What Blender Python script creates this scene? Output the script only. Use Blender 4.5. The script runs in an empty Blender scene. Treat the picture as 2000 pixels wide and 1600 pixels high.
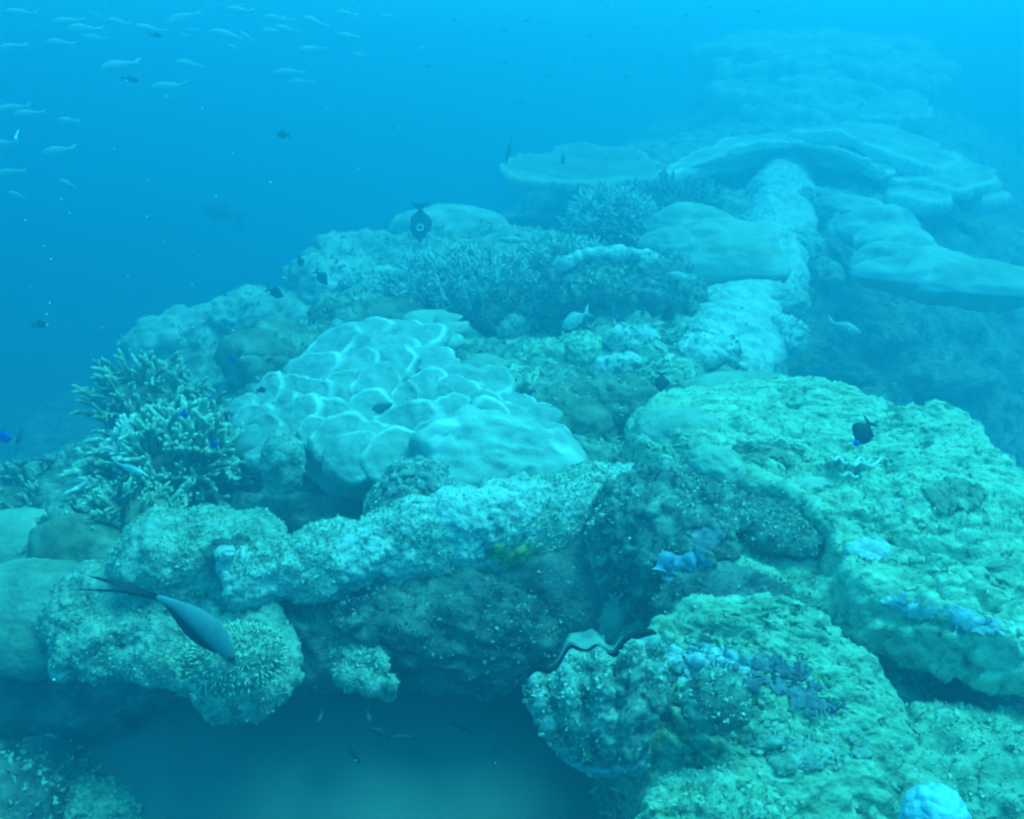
import bpy, math, random
import numpy as np
from mathutils import Vector, Matrix

S = bpy.context.scene
COL = S.collection
R = math.radians
random.seed(7)

# ------------------------------------------------------------------ camera
CAM = np.array((0.0, 0.0, 2.7))
PITCH = R(18.0)
FPX = 1732.0                      # focal length in pixels of the 2000 px wide photograph
cam_d = bpy.data.cameras.new('camera')
cam_d.sensor_width = 36.0
cam_d.lens = 36.0 * FPX / 2000.0
cam_d.clip_start = 0.02
cam_d.clip_end = 300.0
cam = bpy.data.objects.new('camera', cam_d)
cam.location = CAM
cam.rotation_euler = (R(90.0) - PITCH, 0, 0)
COL.objects.link(cam)
S.camera = cam

# ------------------------------------------------------------------ world: daylight filtered by the water above the reef
SUN_DIR = Vector((0.42, 0.04, 1.0)).normalized()      # towards the sun
elev = math.asin(SUN_DIR.z)
azim = math.atan2(SUN_DIR.x, SUN_DIR.y)
W = bpy.data.worlds.new('World')
S.world = W
W.use_nodes = True
nt = W.node_tree
for n in list(nt.nodes):
    nt.nodes.remove(n)
out = nt.nodes.new('ShaderNodeOutputWorld')
bg = nt.nodes.new('ShaderNodeBackground')
bg.inputs['Strength'].default_value = 0.15
sky = nt.nodes.new('ShaderNodeTexSky')
sky.sky_type = 'NISHITA'
sky.sun_disc = False
sky.sun_elevation = elev
sky.sun_rotation = azim
tint = nt.nodes.new('ShaderNodeMix')
tint.data_type = 'RGBA'
tint.blend_type = 'MULTIPLY'
tint.inputs[0].default_value = 1.0
tint.inputs[7].default_value = (0.006, 0.62, 0.62, 1)   # water column over the reef takes out the red
nt.links.new(sky.outputs[0], tint.inputs[6])
# open water on every side: the same dim blue all round the horizon and below it
add = nt.nodes.new('ShaderNodeMix')
add.data_type = 'RGBA'
add.blend_type = 'ADD'
add.inputs[0].default_value = 1.0
add.inputs[7].default_value = (0.0, 1.25, 2.2, 1)
nt.links.new(tint.outputs[2], add.inputs[6])
wc = nt.nodes.new('ShaderNodeTexCoord')                 # scattered light is stronger towards the surface and the sun side
dp = nt.nodes.new('ShaderNodeVectorMath'); dp.operation = 'DOT_PRODUCT'
dp.inputs[1].default_value = Vector((0.55, 0.25, 0.80)).normalized()
nt.links.new(wc.outputs['Generated'], dp.inputs[0])
mr = nt.nodes.new('ShaderNodeMapRange')
mr.inputs[1].default_value = -1.0; mr.inputs[2].default_value = 1.0; mr.inputs[3].default_value = 0.3; mr.inputs[4].default_value = 2.2
nt.links.new(dp.outputs['Value'], mr.inputs[0])
sc_ = nt.nodes.new('ShaderNodeVectorMath'); sc_.operation = 'SCALE'
sc_.inputs[0].default_value = (0.07, 2.95, 3.6)
nt.links.new(mr.outputs[0], sc_.inputs['Scale'])
nt.links.new(sc_.outputs[0], add.inputs[7])
nt.links.new(add.outputs[2], bg.inputs[0])
nt.links.new(bg.outputs[0], out.inputs[0])

sun_d = bpy.data.lights.new('sun', 'SUN')
sun_d.energy = 4.2
sun_d.angle = R(28.0)             # softened by the rippled surface
sun_d.color = (0.08, 0.96, 0.80)  # sunlight after metres of sea water
sun = bpy.data.objects.new('sun', sun_d)
sun.location = (0, 0, 20)
sun.rotation_euler = SUN_DIR.to_track_quat('Z', 'Y').to_euler()
COL.objects.link(sun)

S.view_settings.view_transform = 'Standard'
S.view_settings.look = 'None'
S.view_settings.gamma = 1.0
S.view_settings.exposure = 0.88
try:
    S.view_settings.use_curve_mapping = False
except Exception:
    pass
S.render.engine = 'CYCLES'
cy = S.cycles
cy.max_bounces = 6
cy.diffuse_bounces = 4
cy.glossy_bounces = 1
cy.volume_bounces = 4
cy.transmission_bounces = 1
cy.use_denoising = True
try:
    cy.denoiser = 'OPENIMAGEDENOISE'
except Exception:
    pass
cy.sample_clamp_indirect = 4.0
cy.caustics_reflective = False
cy.caustics_refractive = False
S.render.filter_size = 2.2
cy.filter_width = 2.2

# ------------------------------------------------------------------ helpers
cP, sP = math.cos(PITCH), math.sin(PITCH)
FW = np.array((0, cP, -sP)); UP = np.array((0, sP, cP)); RT = np.array((1.0, 0, 0))

def P(px, py, d):
    """point seen at photo pixel (px, py), d metres in front of the camera"""
    return CAM + d * (FW + RT * ((px - 1000) / FPX) + UP * ((800 - py) / FPX))

def PZ(px, py, z):
    """point seen at photo pixel (px, py) at height z above the sea bed"""
    k = -sP + (800 - py) / FPX * cP
    return P(px, py, (z - CAM[2]) / k)

def _hash(ix, iy, iz, seed):
    h = (ix * 374761393 + iy * 668265263 + iz * 2147483647 + seed * 1274126177) & 0xffffffff
    h = ((h ^ (h >> 13)) * 1274126177) & 0xffffffff
    h = ((h ^ (h >> 16)) * 2246822519) & 0xffffffff
    return (h ^ (h >> 15)) & 0xffffffff

_G = np.random.RandomState(3).normal(size=(256, 3))
_G /= np.linalg.norm(_G, axis=1)[:, None]

def pn(p, seed=0):
    p = np.asarray(p, float)
    i = np.floor(p).astype(np.int64)
    f = p - i
    u = f * f * f * (f * (f * 6 - 15) + 10)
    r = np.zeros(len(p))
    for dx in (0, 1):
        wx = u[:, 0] if dx else 1 - u[:, 0]
        for dy in (0, 1):
            wy = u[:, 1] if dy else 1 - u[:, 1]
            for dz in (0, 1):
                wz = u[:, 2] if dz else 1 - u[:, 2]
                g = _G[_hash(i[:, 0] + dx, i[:, 1] + dy, i[:, 2] + dz, seed) & 255]
                d = g[:, 0] * (f[:, 0] - dx) + g[:, 1] * (f[:, 1] - dy) + g[:, 2] * (f[:, 2] - dz)
                r += wx * wy * wz * d
    return r * 1.5

def fbm(p, oct=4, seed=0, gain=0.5):
    r = 0; a = 1.0; p = np.asarray(p, float)
    for k in range(oct):
        r = r + a * pn(p, seed + 17 * k)
        p = p * 2.03; a *= gain
    return r

def ridged(p, oct=3, seed=0):
    r = 0; a = 1.0; p = np.asarray(p, float)
    for k in range(oct):
        r = r + a * (1 - 2 * np.abs(pn(p, seed + 31 * k)))
        p = p * 2.1; a *= 0.5
    return r * 0.6

def worley(p, seed=0):
    p = np.asarray(p, float)
    i = np.floor(p).astype(np.int64)
    f = p - i
    f1 = np.full(len(p), 9.0); f2 = np.full(len(p), 9.0)
    for dx in (-1, 0, 1):
        for dy in (-1, 0, 1):
            for dz in (-1, 0, 1):
                h = _hash(i[:, 0] + dx, i[:, 1] + dy, i[:, 2] + dz, seed)
                qx = dx + (h & 1023) / 1023.0 - f[:, 0]
                qy = dy + ((h >> 10) & 1023) / 1023.0 - f[:, 1]
                qz = dz + ((h >> 20) & 1023) / 1023.0 - f[:, 2]
                d = np.sqrt(qx * qx + qy * qy + qz * qz)
                f2 = np.minimum(f2, np.maximum(d, f1))
                f1 = np.minimum(f1, d)
    return f1, f2

def layer(kind, p, seed):
    if kind == 'fbm': return fbm(p, 4, seed)
    if kind == 'ridge': return ridged(p, 3, seed)
    if kind == 'lump':
        return 0.6 - worley(p + 0.25 * np.stack([pn(p, 5), pn(p, 6), pn(p, 7)], 1), seed)[0] * 1.0
    if kind == 'crack':
        a, b = worley(p + 0.3 * np.stack([pn(p * 1.7, 5), pn(p * 1.7, 6), pn(p * 1.7, 7)], 1), seed)
        return np.clip((b - a) * 4, 0, 1) - 1
    if kind == 'pit':
        a, b = worley(p + 0.4 * np.stack([pn(p * 1.3, 5), pn(p * 1.3, 6), pn(p * 1.3, 7)], 1), seed)
        return -np.clip(1 - a * 2.6, 0, 1)
    if kind == 'step':
        z = p[:, 2] + 0.5 * fbm(p * 0.6, 3, seed)
        s = z - np.floor(z)
        return s * s * (3 - 2 * s) - 0.5
    if kind == 'pores':
        a, b = worley(p, seed)
        return -np.clip(1 - a * 2.0, 0, 1)
    raise ValueError(kind)

def vnormals(v, f):
    n = np.zeros_like(v)
    a = v[f[:, 0]]; b = v[f[:, 1]]; c = v[f[:, 2]]
    fn = np.cross(b - a, c - a) if f.shape[1] == 3 else np.cross(v[f[:, 2]] - a, v[f[:, 3]] - b)
    for k in range(f.shape[1]):
        np.add.at(n, f[:, k], fn)
    return n / (np.linalg.norm(n, axis=1)[:, None] + 1e-12)

def displace(v, f, layers, seed=0, world=None, mask=None):
    """push verts along their normals by noise layers (kind, frequency per metre, amplitude in metres)"""
    off = np.zeros(3) if world is None else np.asarray(world)
    for k, (kind, fr, am) in enumerate(layers):
        n = vnormals(v, f)
        fr = np.asarray(fr, float)
        d = layer(kind, (v + off) * fr + seed * 7.31, seed + k * 13) * am
        if mask is not None: d = d * mask
        v = v + n * d[:, None]
    return v

def strata(v, f, direction, freq, amp, seed, wob=1.2, wfreq=3.0, broken=True):
    """broken ledges: saw-tooth steps across a direction, pushed along the normals"""
    n = vnormals(v, f)
    c = v @ np.asarray(direction, float) * freq + wob * fbm(v * wfreq, 4, seed) + .35 * fbm(v * wfreq * 6, 2, seed + 1)
    s_ = c - np.floor(c)
    d = np.where(s_ < .82, s_ / .82, (1 - s_) / .18) - .5
    k = np.clip(.5 + 1.6 * fbm(v * 4.0, 3, seed + 9), 0, 1) if broken else 1
    return v + n * (d * k * amp)[:, None]

def mesh_data(name, v, f, mat=None, attrs=None, smooth=True):
    """f: (n,3) or (n,4) array, or a list of such arrays"""
    me = bpy.data.meshes.new(name)
    fl = f if isinstance(f, list) else [f]
    fl = [np.asarray(a, np.int32) for a in fl if len(a)]
    me.vertices.add(len(v))
    me.vertices.foreach_set('co', np.asarray(v, np.float32).ravel())
    tot = np.concatenate([np.full(len(a), a.shape[1], np.int32) for a in fl])
    idx = np.concatenate([a.ravel() for a in fl])
    st = np.concatenate([[0], np.cumsum(tot)[:-1]]).astype(np.int32)
    me.loops.add(len(idx)); me.polygons.add(len(tot))
    me.loops.foreach_set('vertex_index', idx)
    me.polygons.foreach_set('loop_start', st)
    me.polygons.foreach_set('loop_total', tot)
    if smooth: me.polygons.foreach_set('use_smooth', np.ones(len(tot), bool))
    me.update(calc_edges=True)
    for k, a in (attrs or {}).items():
        at = me.attributes.new(k, 'FLOAT', 'POINT')
        at.data.foreach_set('value', np.asarray(a, np.float32))
    if mat: me.materials.append(mat)
    return me

def link(name, me, parent=None, loc=None, kind=None, label=None):
    o = bpy.data.objects.new(name, me)
    COL.objects.link(o)
    if parent is not None: o.parent = parent
    if loc is not None: o.location = loc
    if kind: o['kind'] = kind
    if label: o['label'] = label
    return o

def tag(o, label, cat, group=None):
    o['label'] = label; o['category'] = cat
    if group: o['group'] = group
    return o

def thing(name, label, cat, loc, group=None):
    o = bpy.data.objects.new(name, None)
    o.empty_display_size = 0.05
    COL.objects.link(o)
    o.location = loc
    return tag(o, label, cat, group)

_ICO = {}
def ico(lvl):
    if lvl not in _ICO:
        import bmesh
        bm = bmesh.new()
        bmesh.ops.create_icosphere(bm, subdivisions=lvl, radius=1.0)
        bm.verts.index_update()
        v = np.array([x.co[:] for x in bm.verts]); f = np.array([[q.index for q in x.verts] for x in bm.faces])
        bm.free()
        _ICO[lvl] = (v, f)
    v, f = _ICO[lvl]
    return v.copy(), f

def rotz(v, a):
    c, s = math.cos(a), math.sin(a)
    return v @ np.array(((c, s, 0), (-s, c, 0), (0, 0, 1)))

def rotm(axis, a):
    return np.array(Matrix.Rotation(a, 3, Vector(axis)))

def blob(Rxyz, lvl, layers, seed=0, rot=None, power=1.0, flat=None, world=None):
    v, f = ico(lvl)
    if power != 1.0:
        v = np.sign(v) * np.abs(v) ** power
    v = v * np.asarray(Rxyz)
    if flat is not None:                       # flatten the underside
        z = v[:, 2]; v[:, 2] = np.where(z < 0, z * flat, z)
    if rot is not None: v = v @ np.asarray(rot).T
    return displace(v, f, layers, seed, world), f

def catmull(pts, n, closed=True):
    p = np.asarray(pts, float); m = len(p)
    res = []
    tt = np.linspace(0, m if closed else m - 1, n, endpoint=not closed)
    for t in tt:
        i = int(math.floor(t)); u = t - i
        if not closed and i >= m - 1: i, u = m - 2, 1.0
        g = (lambda k: p[k % m]) if closed else (lambda k: p[min(max(k, 0), m - 1)])
        a, b, c, d = g(i - 1), g(i), g(i + 1), g(i + 2)
        res.append(0.5 * (2 * b + (c - a) * u + (2 * a - 5 * b + 4 * c - d) * u * u + (3 * b - a - 3 * c + d) * u ** 3))
    return np.array(res)

def slab(outline, thick, bulge, layers, n=160, rings=40, seed=0, under=0.0, edge=None, world=None, dish=0.0, ragged=0.0):
    """closed rounded plate over a 3D outline; bulge lifts its middle, under lets the underside hang, dish sinks the middle"""
    o = catmull(outline, n)
    c = o.mean(0)
    e = max(4, rings // 5)
    if ragged:
        g = fbm(o * 5, 3, seed + 40) + .6 * ridged(o * 13, 2, seed + 41)
        o = o + (o - c) / (np.linalg.norm(o - c, axis=1)[:, None] + 1e-9) * (g * ragged)[:, None]
    V = []; rad = []
    top = np.linspace(0, 1, rings)[1:] ** 0.8
    for r in top:
        q = c + (o - c) * r
        q[:, 2] += bulge * (1 - r * r) - dish * (1 - r * r)
        V.append(q); rad.append(np.full(n, r))
    for k in range(1, e):
        a = math.pi * k / e
        out_ = (o - c); l = np.linalg.norm(out_[:, :2], axis=1)[:, None]
        q = o + out_ / (l + 1e-9) * (thick * 0.22 * math.sin(a)) ; q[:, 2] += -thick * 0.5 * (1 - math.cos(a))
        V.append(q); rad.append(np.full(n, 1.0))
    for r in top[::-1]:
        q = c + (o - c) * r
        q[:, 2] += -thick - under * (1 - r * r) + min(0.0, -dish) * (1 - r * r)
        V.append(q); rad.append(np.full(n, r))
    V = np.array(V); m = len(V)
    v = V.reshape(-1, 3)
    ct = c.copy(); ct[2] += bulge - dish
    cb = c.copy(); cb[2] -= thick + under + max(0, dish)
    v = np.vstack([v, ct, cb])
    f = []
    j = np.arange(n); j2 = (j + 1) % n
    for k in range(m - 1):
        f.append(np.stack([k * n + j, (k + 1) * n + j, (k + 1) * n + j2, k * n + j2], 1))
    q = np.concatenate(f)
    tri = np.concatenate([np.stack([np.full(n, m * n), j, j2], 1),
                          np.stack([np.full(n, m * n + 1), (m - 1) * n + j2, (m - 1) * n + j], 1)])
    tris = np.concatenate([q[:, [0, 1, 2]], q[:, [0, 2, 3]], tri])
    if o.shape[0] and signed_area(o) < 0: tris = tris[:, ::-1]
    v = displace(v, tris, layers, seed, world)
    r = np.concatenate([np.concatenate(rad), [0, 0]])
    return v, tris, r

def signed_area(o):
    x, y = o[:, 0], o[:, 1]
    return 0.5 * np.sum(x * np.roll(y, -1) - np.roll(x, -1) * y)

def tube(path, radii, nseg, nring, layers, seed=0, world=None, squash=1.0):
    p = catmull(path, nring, closed=False)
    rr = np.interp(np.linspace(0, 1, nring), np.linspace(0, 1, len(radii)), radii)
    V = []
    for k in range(nring):
        t = p[min(k + 1, nring - 1)] - p[max(k - 1, 0)]; t /= np.linalg.norm(t)
        s = np.cross(t, (0, 0, 1)); s /= np.linalg.norm(s) + 1e-9
        u = np.cross(s, t)
        a = np.linspace(0, 2 * math.pi, nseg, endpoint=False)
        V.append(p[k] + rr[k] * (np.cos(a)[:, None] * s + squash * np.sin(a)[:, None] * u))
    v = np.concatenate(V + [p[:1], p[-1:]])
    j = np.arange(nseg); j2 = (j + 1) % nseg
    f = [np.stack([k * nseg + j, k * nseg + j2, (k + 1) * nseg + j2, (k + 1) * nseg + j], 1) for k in range(nring - 1)]
    q = np.concatenate(f)
    e = nring * nseg
    tri = np.concatenate([q[:, [0, 1, 2]], q[:, [0, 2, 3]],
                          np.stack([np.full(nseg, e), j2, j], 1),
                          np.stack([np.full(nseg, e + 1), (nring - 1) * nseg + j, (nring - 1) * nseg + j2], 1)])
    tri = tri[:, ::-1]
    # make sure the shell faces outward
    n = vnormals(v, tri)
    if np.mean(np.sum(n[:e] * (v[:e] - np.repeat(p, nseg, 0)), 1)) < 0: tri = tri[:, ::-1]
    return displace(v, tri, layers, seed, world), tri

def flakes(v, f, n, size, seed=0, zmin=-0.2, upright=0.35, cull=None):
    """small bent leaf-like flakes of turf and crust scattered over a mesh; returns verts, tris and a random pale value"""
    rs = np.random.RandomState(seed)
    a, b, c = v[f[:, 0]], v[f[:, 1]], v[f[:, 2]]
    nn = np.cross(b - a, c - a); ar = np.linalg.norm(nn, axis=1); nrm = nn / (ar[:, None] + 1e-12)
    w = ar * (nrm[:, 2] > zmin)
    cen = (a + b + c) / 3
    if cull is not None: w = w * cull(cen)
    cl = fbm(cen * (1.1 / size * 0.06), 3, seed + 5)
    w = w * np.clip(0.5 + 1.3 * cl, 0.03, 2)
    if w.sum() <= 0: return np.zeros((0, 3)), np.zeros((0, 3), int), np.zeros(0)
    k = rs.choice(len(f), n, p=w / w.sum())
    u1 = np.sqrt(rs.rand(n)); u2 = rs.rand(n)
    p = a[k] * (1 - u1)[:, None] + b[k] * (u1 * (1 - u2))[:, None] + c[k] * (u1 * u2)[:, None]
    N = nrm[k]
    d = N * upright + rs.normal(size=(n, 3)) * 0.55
    d /= np.linalg.norm(d, axis=1)[:, None]
    s = np.cross(d, rs.normal(size=(n, 3))); s /= np.linalg.norm(s, axis=1)[:, None]
    t = np.cross(s, d)
    L = size * 0.62 * rs.uniform(0.4, 1.5, n)[:, None]; Wd = L * rs.uniform(0.25, 0.7, n)[:, None]
    p = p - N * L * 0.15
    q0 = p - s * Wd * 0.5; q1 = p + s * Wd * 0.5
    q2 = p + d * L * 0.6 + s * Wd * 0.6 + t * L * 0.12; q3 = p + d * L * 0.6 - s * Wd * 0.6 + t * L * 0.12
    q4 = p + d * L + t * L * 0.4
    V = np.stack([q0, q1, q2, q3, q4], 1).reshape(-1, 3)
    o = np.arange(n)[:, None] * 5
    F = np.concatenate([o + np.array([[0, 1, 2]]), o + np.array([[0, 2, 3]]), o + np.array([[3, 2, 4]])])
    pale = np.repeat(rs.rand(n), 5)
    return V, F, pale

def frame_from(z, hint=(0, 0, 1)):
    z = np.asarray(z, float); z = z / np.linalg.norm(z)
    x = np.cross(np.asarray(hint, float), z)
    if np.linalg.norm(x) < 1e-4: x = np.cross((1, 0, 0), z)
    x /= np.linalg.norm(x)
    return np.stack([x, np.cross(z, x), z], 1)      # columns

# ------------------------------------------------------------------ materials
def material(name, ramp, scale=6.0, patch=None, patch_scale=2.0, pale=None, bump=0.5, bump_scale=60.0, rough=0.9, streak=False,
             bump_dist=0.01, spots=None, detail=9.0, spec=0.15, sharp=None):
    m = bpy.data.materials.new(name)
    m.use_nodes = True
    t = m.node_tree; N = t.nodes; L = t.links
    bsdf = N['Principled BSDF']
    bsdf.inputs['Roughness'].default_value = rough
    bsdf.inputs['Specular IOR Level'].default_value = spec
    co = N.new('ShaderNodeNewGeometry')
    no = N.new('ShaderNodeTexNoise'); no.inputs['Scale'].default_value = scale; no.inputs['Detail'].default_value = detail
    no.inputs['Roughness'].default_value = 0.65
    no.inputs['Distortion'].default_value = 0.4
    if streak:                                  # growth drawn out in one direction
        sm = N.new('ShaderNodeMapping'); sm.inputs['Rotation'].default_value = (0, 0, R(24)); sm.inputs['Scale'].default_value = (0.42, 1.5, 1.1)
        L.new(co.outputs['Position'], sm.inputs[0]); L.new(sm.outputs[0], no.inputs['Vector'])
    else:
        L.new(co.outputs['Position'], no.inputs['Vector'])
    cr = N.new('ShaderNodeValToRGB')
    el = cr.color_ramp.elements
    lo, hi = sharp or (0.32, 0.68)
    pos = np.linspace(lo, hi, len(ramp))
    el[0].position = pos[0]; el[0].color = (*ramp[0], 1)
    el[1].position = pos[-1]; el[1].color = (*ramp[-1], 1)
    for k in range(1, len(ramp) - 1):
        e = el.new(pos[k]); e.color = (*ramp[k], 1)
    L.new(no.outputs['Fac'], cr.inputs[0])
    colour = cr.outputs[0]
    def mix(fac, a, b):
        x = N.new('ShaderNodeMix'); x.data_type = 'RGBA'
        L.new(fac, x.inputs[0]); L.new(a, x.inputs[6])
        if isinstance(b, tuple): x.inputs[7].default_value = (*b, 1)
        else: L.new(b, x.inputs[7])
        return x.outputs[2]
    def ramp2(sock, a, b):
        r = N.new('ShaderNodeMapRange'); r.inputs[1].default_value = a; r.inputs[2].default_value = b
        L.new(sock, r.inputs[0]); return r.outputs[0]
    for k, (pc, th) in enumerate(patch or []):
        n2 = N.new('ShaderNodeTexNoise'); n2.inputs['Scale'].default_value = patch_scale * (1 + 0.37 * k)
        n2.inputs['Detail'].default_value = 6.0; n2.inputs['Roughness'].default_value = 0.7
        mp = N.new('ShaderNodeMapping'); mp.inputs['Location'].default_value = (11.3 * k + 3.1, 5.7 * k, 2.3 * k)
        L.new(co.outputs['Position'], mp.inputs[0]); L.new(mp.outputs[0], n2.inputs['Vector'])
        colour = mix(ramp2(n2.outputs['Fac'], th, th + 0.10), colour, pc)
    if spots:
        sc, colr, size = spots
        vo = N.new('ShaderNodeTexVoronoi'); vo.inputs['Scale'].default_value = sc
        L.new(co.outputs['Position'], vo.inputs['Vector'])
        colour = mix(ramp2(vo.outputs['Distance'], size, size * 0.5), colour, colr)
    if pale is not None:
        at = N.new('ShaderNodeAttribute'); at.attribute_name = 'pale'
        colour = mix(at.outputs['Fac'], colour, pale)
    L.new(colour, bsdf.inputs['Base Color'])
    if bump:
        nb = N.new('ShaderNodeTexNoise'); nb.inputs['Scale'].default_value = bump_scale; nb.inputs['Detail'].default_value = 6.0
        nb.inputs['Roughness'].default_value = 0.7
        L.new(co.outputs['Position'], nb.inputs['Vector'])
        vb = N.new('ShaderNodeTexVoronoi'); vb.inputs['Scale'].default_value = bump_scale * 0.7
        L.new(co.outputs['Position'], vb.inputs['Vector'])
        ad = N.new('ShaderNodeMath'); ad.operation = 'MULTIPLY_ADD'
        L.new(vb.outputs['Distance'], ad.inputs[0]); ad.inputs[1].default_value = 0.5
        L.new(nb.outputs['Fac'], ad.inputs[2])
        b = N.new('ShaderNodeBump'); b.inputs['Strength'].default_value = bump; b.inputs['Distance'].default_value = bump_dist
        L.new(ad.outputs[0], b.inputs['Height']); L.new(b.outputs[0], bsdf.inputs['Normal'])
    return m

def flat_mat(name, col, rough=0.6, spec=0.3, pale=None):
    m = material(name, [tuple(c * 0.8 for c in col), tuple(min(1, c * 1.15) for c in col)], scale=30, bump=0.0, rough=rough, spec=spec, pale=pale)
    return m

M = {}
M['reef'] = material('reef_rock_mottled', [(.10, .12, .09), (.26, .33, .24), (.42, .50, .40), (.62, .70, .58)], scale=9,
                     patch=[((.09, .07, .10), .60), ((.46, .50, .42), .63)], patch_scale=3.0, bump=0.9, bump_scale=45, bump_dist=0.02)
M['algae'] = material('pale_turf_algae', [(.07, .10, .07), (.34, .46, .31), (.54, .68, .48), (.68, .80, .60)], scale=30,
                      patch=[((.66, .75, .62), .62), ((.16, .21, .14), .64)], patch_scale=4.5, bump=0.8, bump_scale=90, bump_dist=0.012, pale=(.70, .80, .62), sharp=(.30, .62), streak=True)
M['crust'] = material('pale_crust', [(.12, .18, .17), (.46, .56, .53), (.70, .78, .74), (.80, .86, .80)], scale=26,
                      patch=[((.26, .34, .30), .60), ((.42, .50, .18), .71)], patch_scale=5.0, bump=0.9, bump_scale=110, bump_dist=0.012, pale=(.80, .86, .80), sharp=(.32, .60))
M['ledge'] = material('greenish_crust', [(.08, .12, .10), (.28, .37, .30), (.45, .55, .45), (.62, .70, .60)], scale=22,
                      bump=0.9, bump_scale=100, bump_dist=0.012, pale=(.74, .82, .72), sharp=(.32, .62))
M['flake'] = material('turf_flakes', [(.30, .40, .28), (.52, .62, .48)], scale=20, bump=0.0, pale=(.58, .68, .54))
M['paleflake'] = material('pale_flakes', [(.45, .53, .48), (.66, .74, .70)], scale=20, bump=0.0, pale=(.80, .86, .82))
M['darkflake'] = material('shaded_flakes', [(.10, .12, .10), (.22, .27, .22)], scale=20, bump=0.0, pale=(.55, .62, .54))  # turf flakes for shaded rocks, the shade put into darker colours
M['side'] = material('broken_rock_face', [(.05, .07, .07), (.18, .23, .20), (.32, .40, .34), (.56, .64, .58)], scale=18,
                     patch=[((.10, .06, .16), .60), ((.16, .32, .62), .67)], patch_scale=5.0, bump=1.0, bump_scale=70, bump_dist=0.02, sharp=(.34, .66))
M['dark'] = material('shaded_rock', [(.06, .07, .08), (.17, .22, .20), (.36, .44, .38)], scale=12,  # rock in recesses and under ledges, its shade put into darker colours
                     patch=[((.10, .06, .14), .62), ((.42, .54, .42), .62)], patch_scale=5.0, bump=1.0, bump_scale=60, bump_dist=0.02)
M['boulder'] = material('algae_boulder', [(.06, .09, .07), (.30, .42, .29), (.48, .62, .43), (.62, .76, .58)], scale=26,
                        patch=[((.17, .15, .19), .64), ((.60, .78, .76), .66)], patch_scale=5.5, bump=0.9, bump_scale=80, bump_dist=0.014, pale=(.72, .84, .78), sharp=(.30, .62), streak=True)
M['lobe'] = material('pale_lobed_coral', [(.22, .30, .28), (.29, .38, .35), (.37, .46, .42)], scale=16, pale=(.80, .88, .84), bump=0.6, bump_scale=140, bump_dist=0.004)
M['massive'] = material('smooth_coral', [(.24, .32, .24), (.33, .42, .33), (.42, .52, .42)], scale=10, pale=(.62, .70, .60), bump=0.7, bump_scale=120, bump_dist=0.006)
M['dome'] = material('olive_smooth_coral', [(.13, .18, .13), (.24, .31, .24), (.36, .44, .35)], scale=18, pale=(.45, .55, .46), bump=0.8, bump_scale=90, bump_dist=0.008)
M['massive2'] = material('smooth_coral_far', [(.24, .32, .26), (.36, .45, .38), (.50, .58, .50)], scale=6, pale=(.75, .82, .74), bump=0.3, bump_scale=60, bump_dist=0.01)
M['brown'] = material('brown_coral', [(.10, .12, .08), (.20, .23, .15), (.30, .33, .24)], scale=10, pale=(.55, .60, .48), bump=0.6, bump_scale=70)
M['stag'] = material('olive_branching_coral', [(.14, .19, .12), (.24, .30, .20), (.33, .40, .28)], scale=12, pale=(.58, .66, .50), bump=0.2, bump_scale=120, bump_dist=0.004)
M['stag_pale'] = material('pale_branching_coral', [(.22, .28, .20), (.34, .41, .30), (.45, .52, .40)], scale=12, pale=(.66, .74, .60), bump=0.2, bump_scale=120, bump_dist=0.004)
M['stag_dark'] = material('brown_branching_coral', [(.07, .09, .06), (.13, .16, .10), (.19, .22, .15)], scale=12, pale=(.44, .50, .36), bump=0.2, bump_scale=120, bump_dist=0.004)
M['white'] = material('bleached_coral', [(.50, .56, .48), (.66, .72, .64)], scale=30, pale=(.82, .86, .80), bump=0.2, bump_scale=120, bump_dist=0.004)
M['pipe'] = material('silted_beam', [(.42, .50, .46), (.60, .68, .63), (.74, .81, .76)], scale=14, patch=[((.34, .42, .35), .66)], patch_scale=4, bump=0.7, bump_scale=60, bump_dist=0.015, pale=(.8, .86, .8))
M['sand'] = material('pale_sand', [(.13, .17, .15), (.17, .21, .18), (.21, .25, .22)], scale=3, bump=0.12, bump_scale=25, bump_dist=0.02)
M['clam'] = material('encrusted_shell', [(.07, .09, .09), (.20, .26, .23), (.36, .44, .40), (.60, .68, .64)], scale=30, patch=[((.34, .40, .66), .64)], patch_scale=6, bump=0.9, bump_scale=120, bump_dist=0.01, pale=(.70, .78, .74), sharp=(.32, .62))
M['mantle'] = material('clam_mantle', [(.10, .17, .15), (.20, .30, .27), (.30, .42, .38)], scale=25, bump=0.2, bump_scale=80, bump_dist=0.004)
M['black'] = flat_mat('clam_gap_shade', (.006, .008, .012), rough=0.8, spec=0.05)  # black that stands in for the shade inside the shell
M['purple'] = material('purple_coralline', [(.14, .14, .18), (.24, .24, .29), (.38, .38, .43)], scale=20, bump=0.8, bump_scale=90)
M['bluepale'] = material('pale_blue_sponge', [(.26, .52, .66), (.40, .64, .78), (.55, .78, .88)], scale=22, bump=0.6, bump_scale=90)
M['yellow'] = material('yellow_sponge', [(.24, .28, .06), (.44, .48, .12)], scale=30, bump=0.5, bump_scale=90, pale=(.5, .55, .2))
M['bluecrust'] = material('blue_crust', [(.10, .17, .28), (.20, .33, .50), (.40, .55, .70)], scale=30, bump=0.6, bump_scale=90, pale=(.5, .7, .85))
M['lilac'] = material('pale_blue_crust', [(.24, .33, .37), (.44, .56, .62), (.68, .80, .84)], scale=34, bump=0.8, bump_scale=90, pale=(.9, .95, 1))

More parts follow.
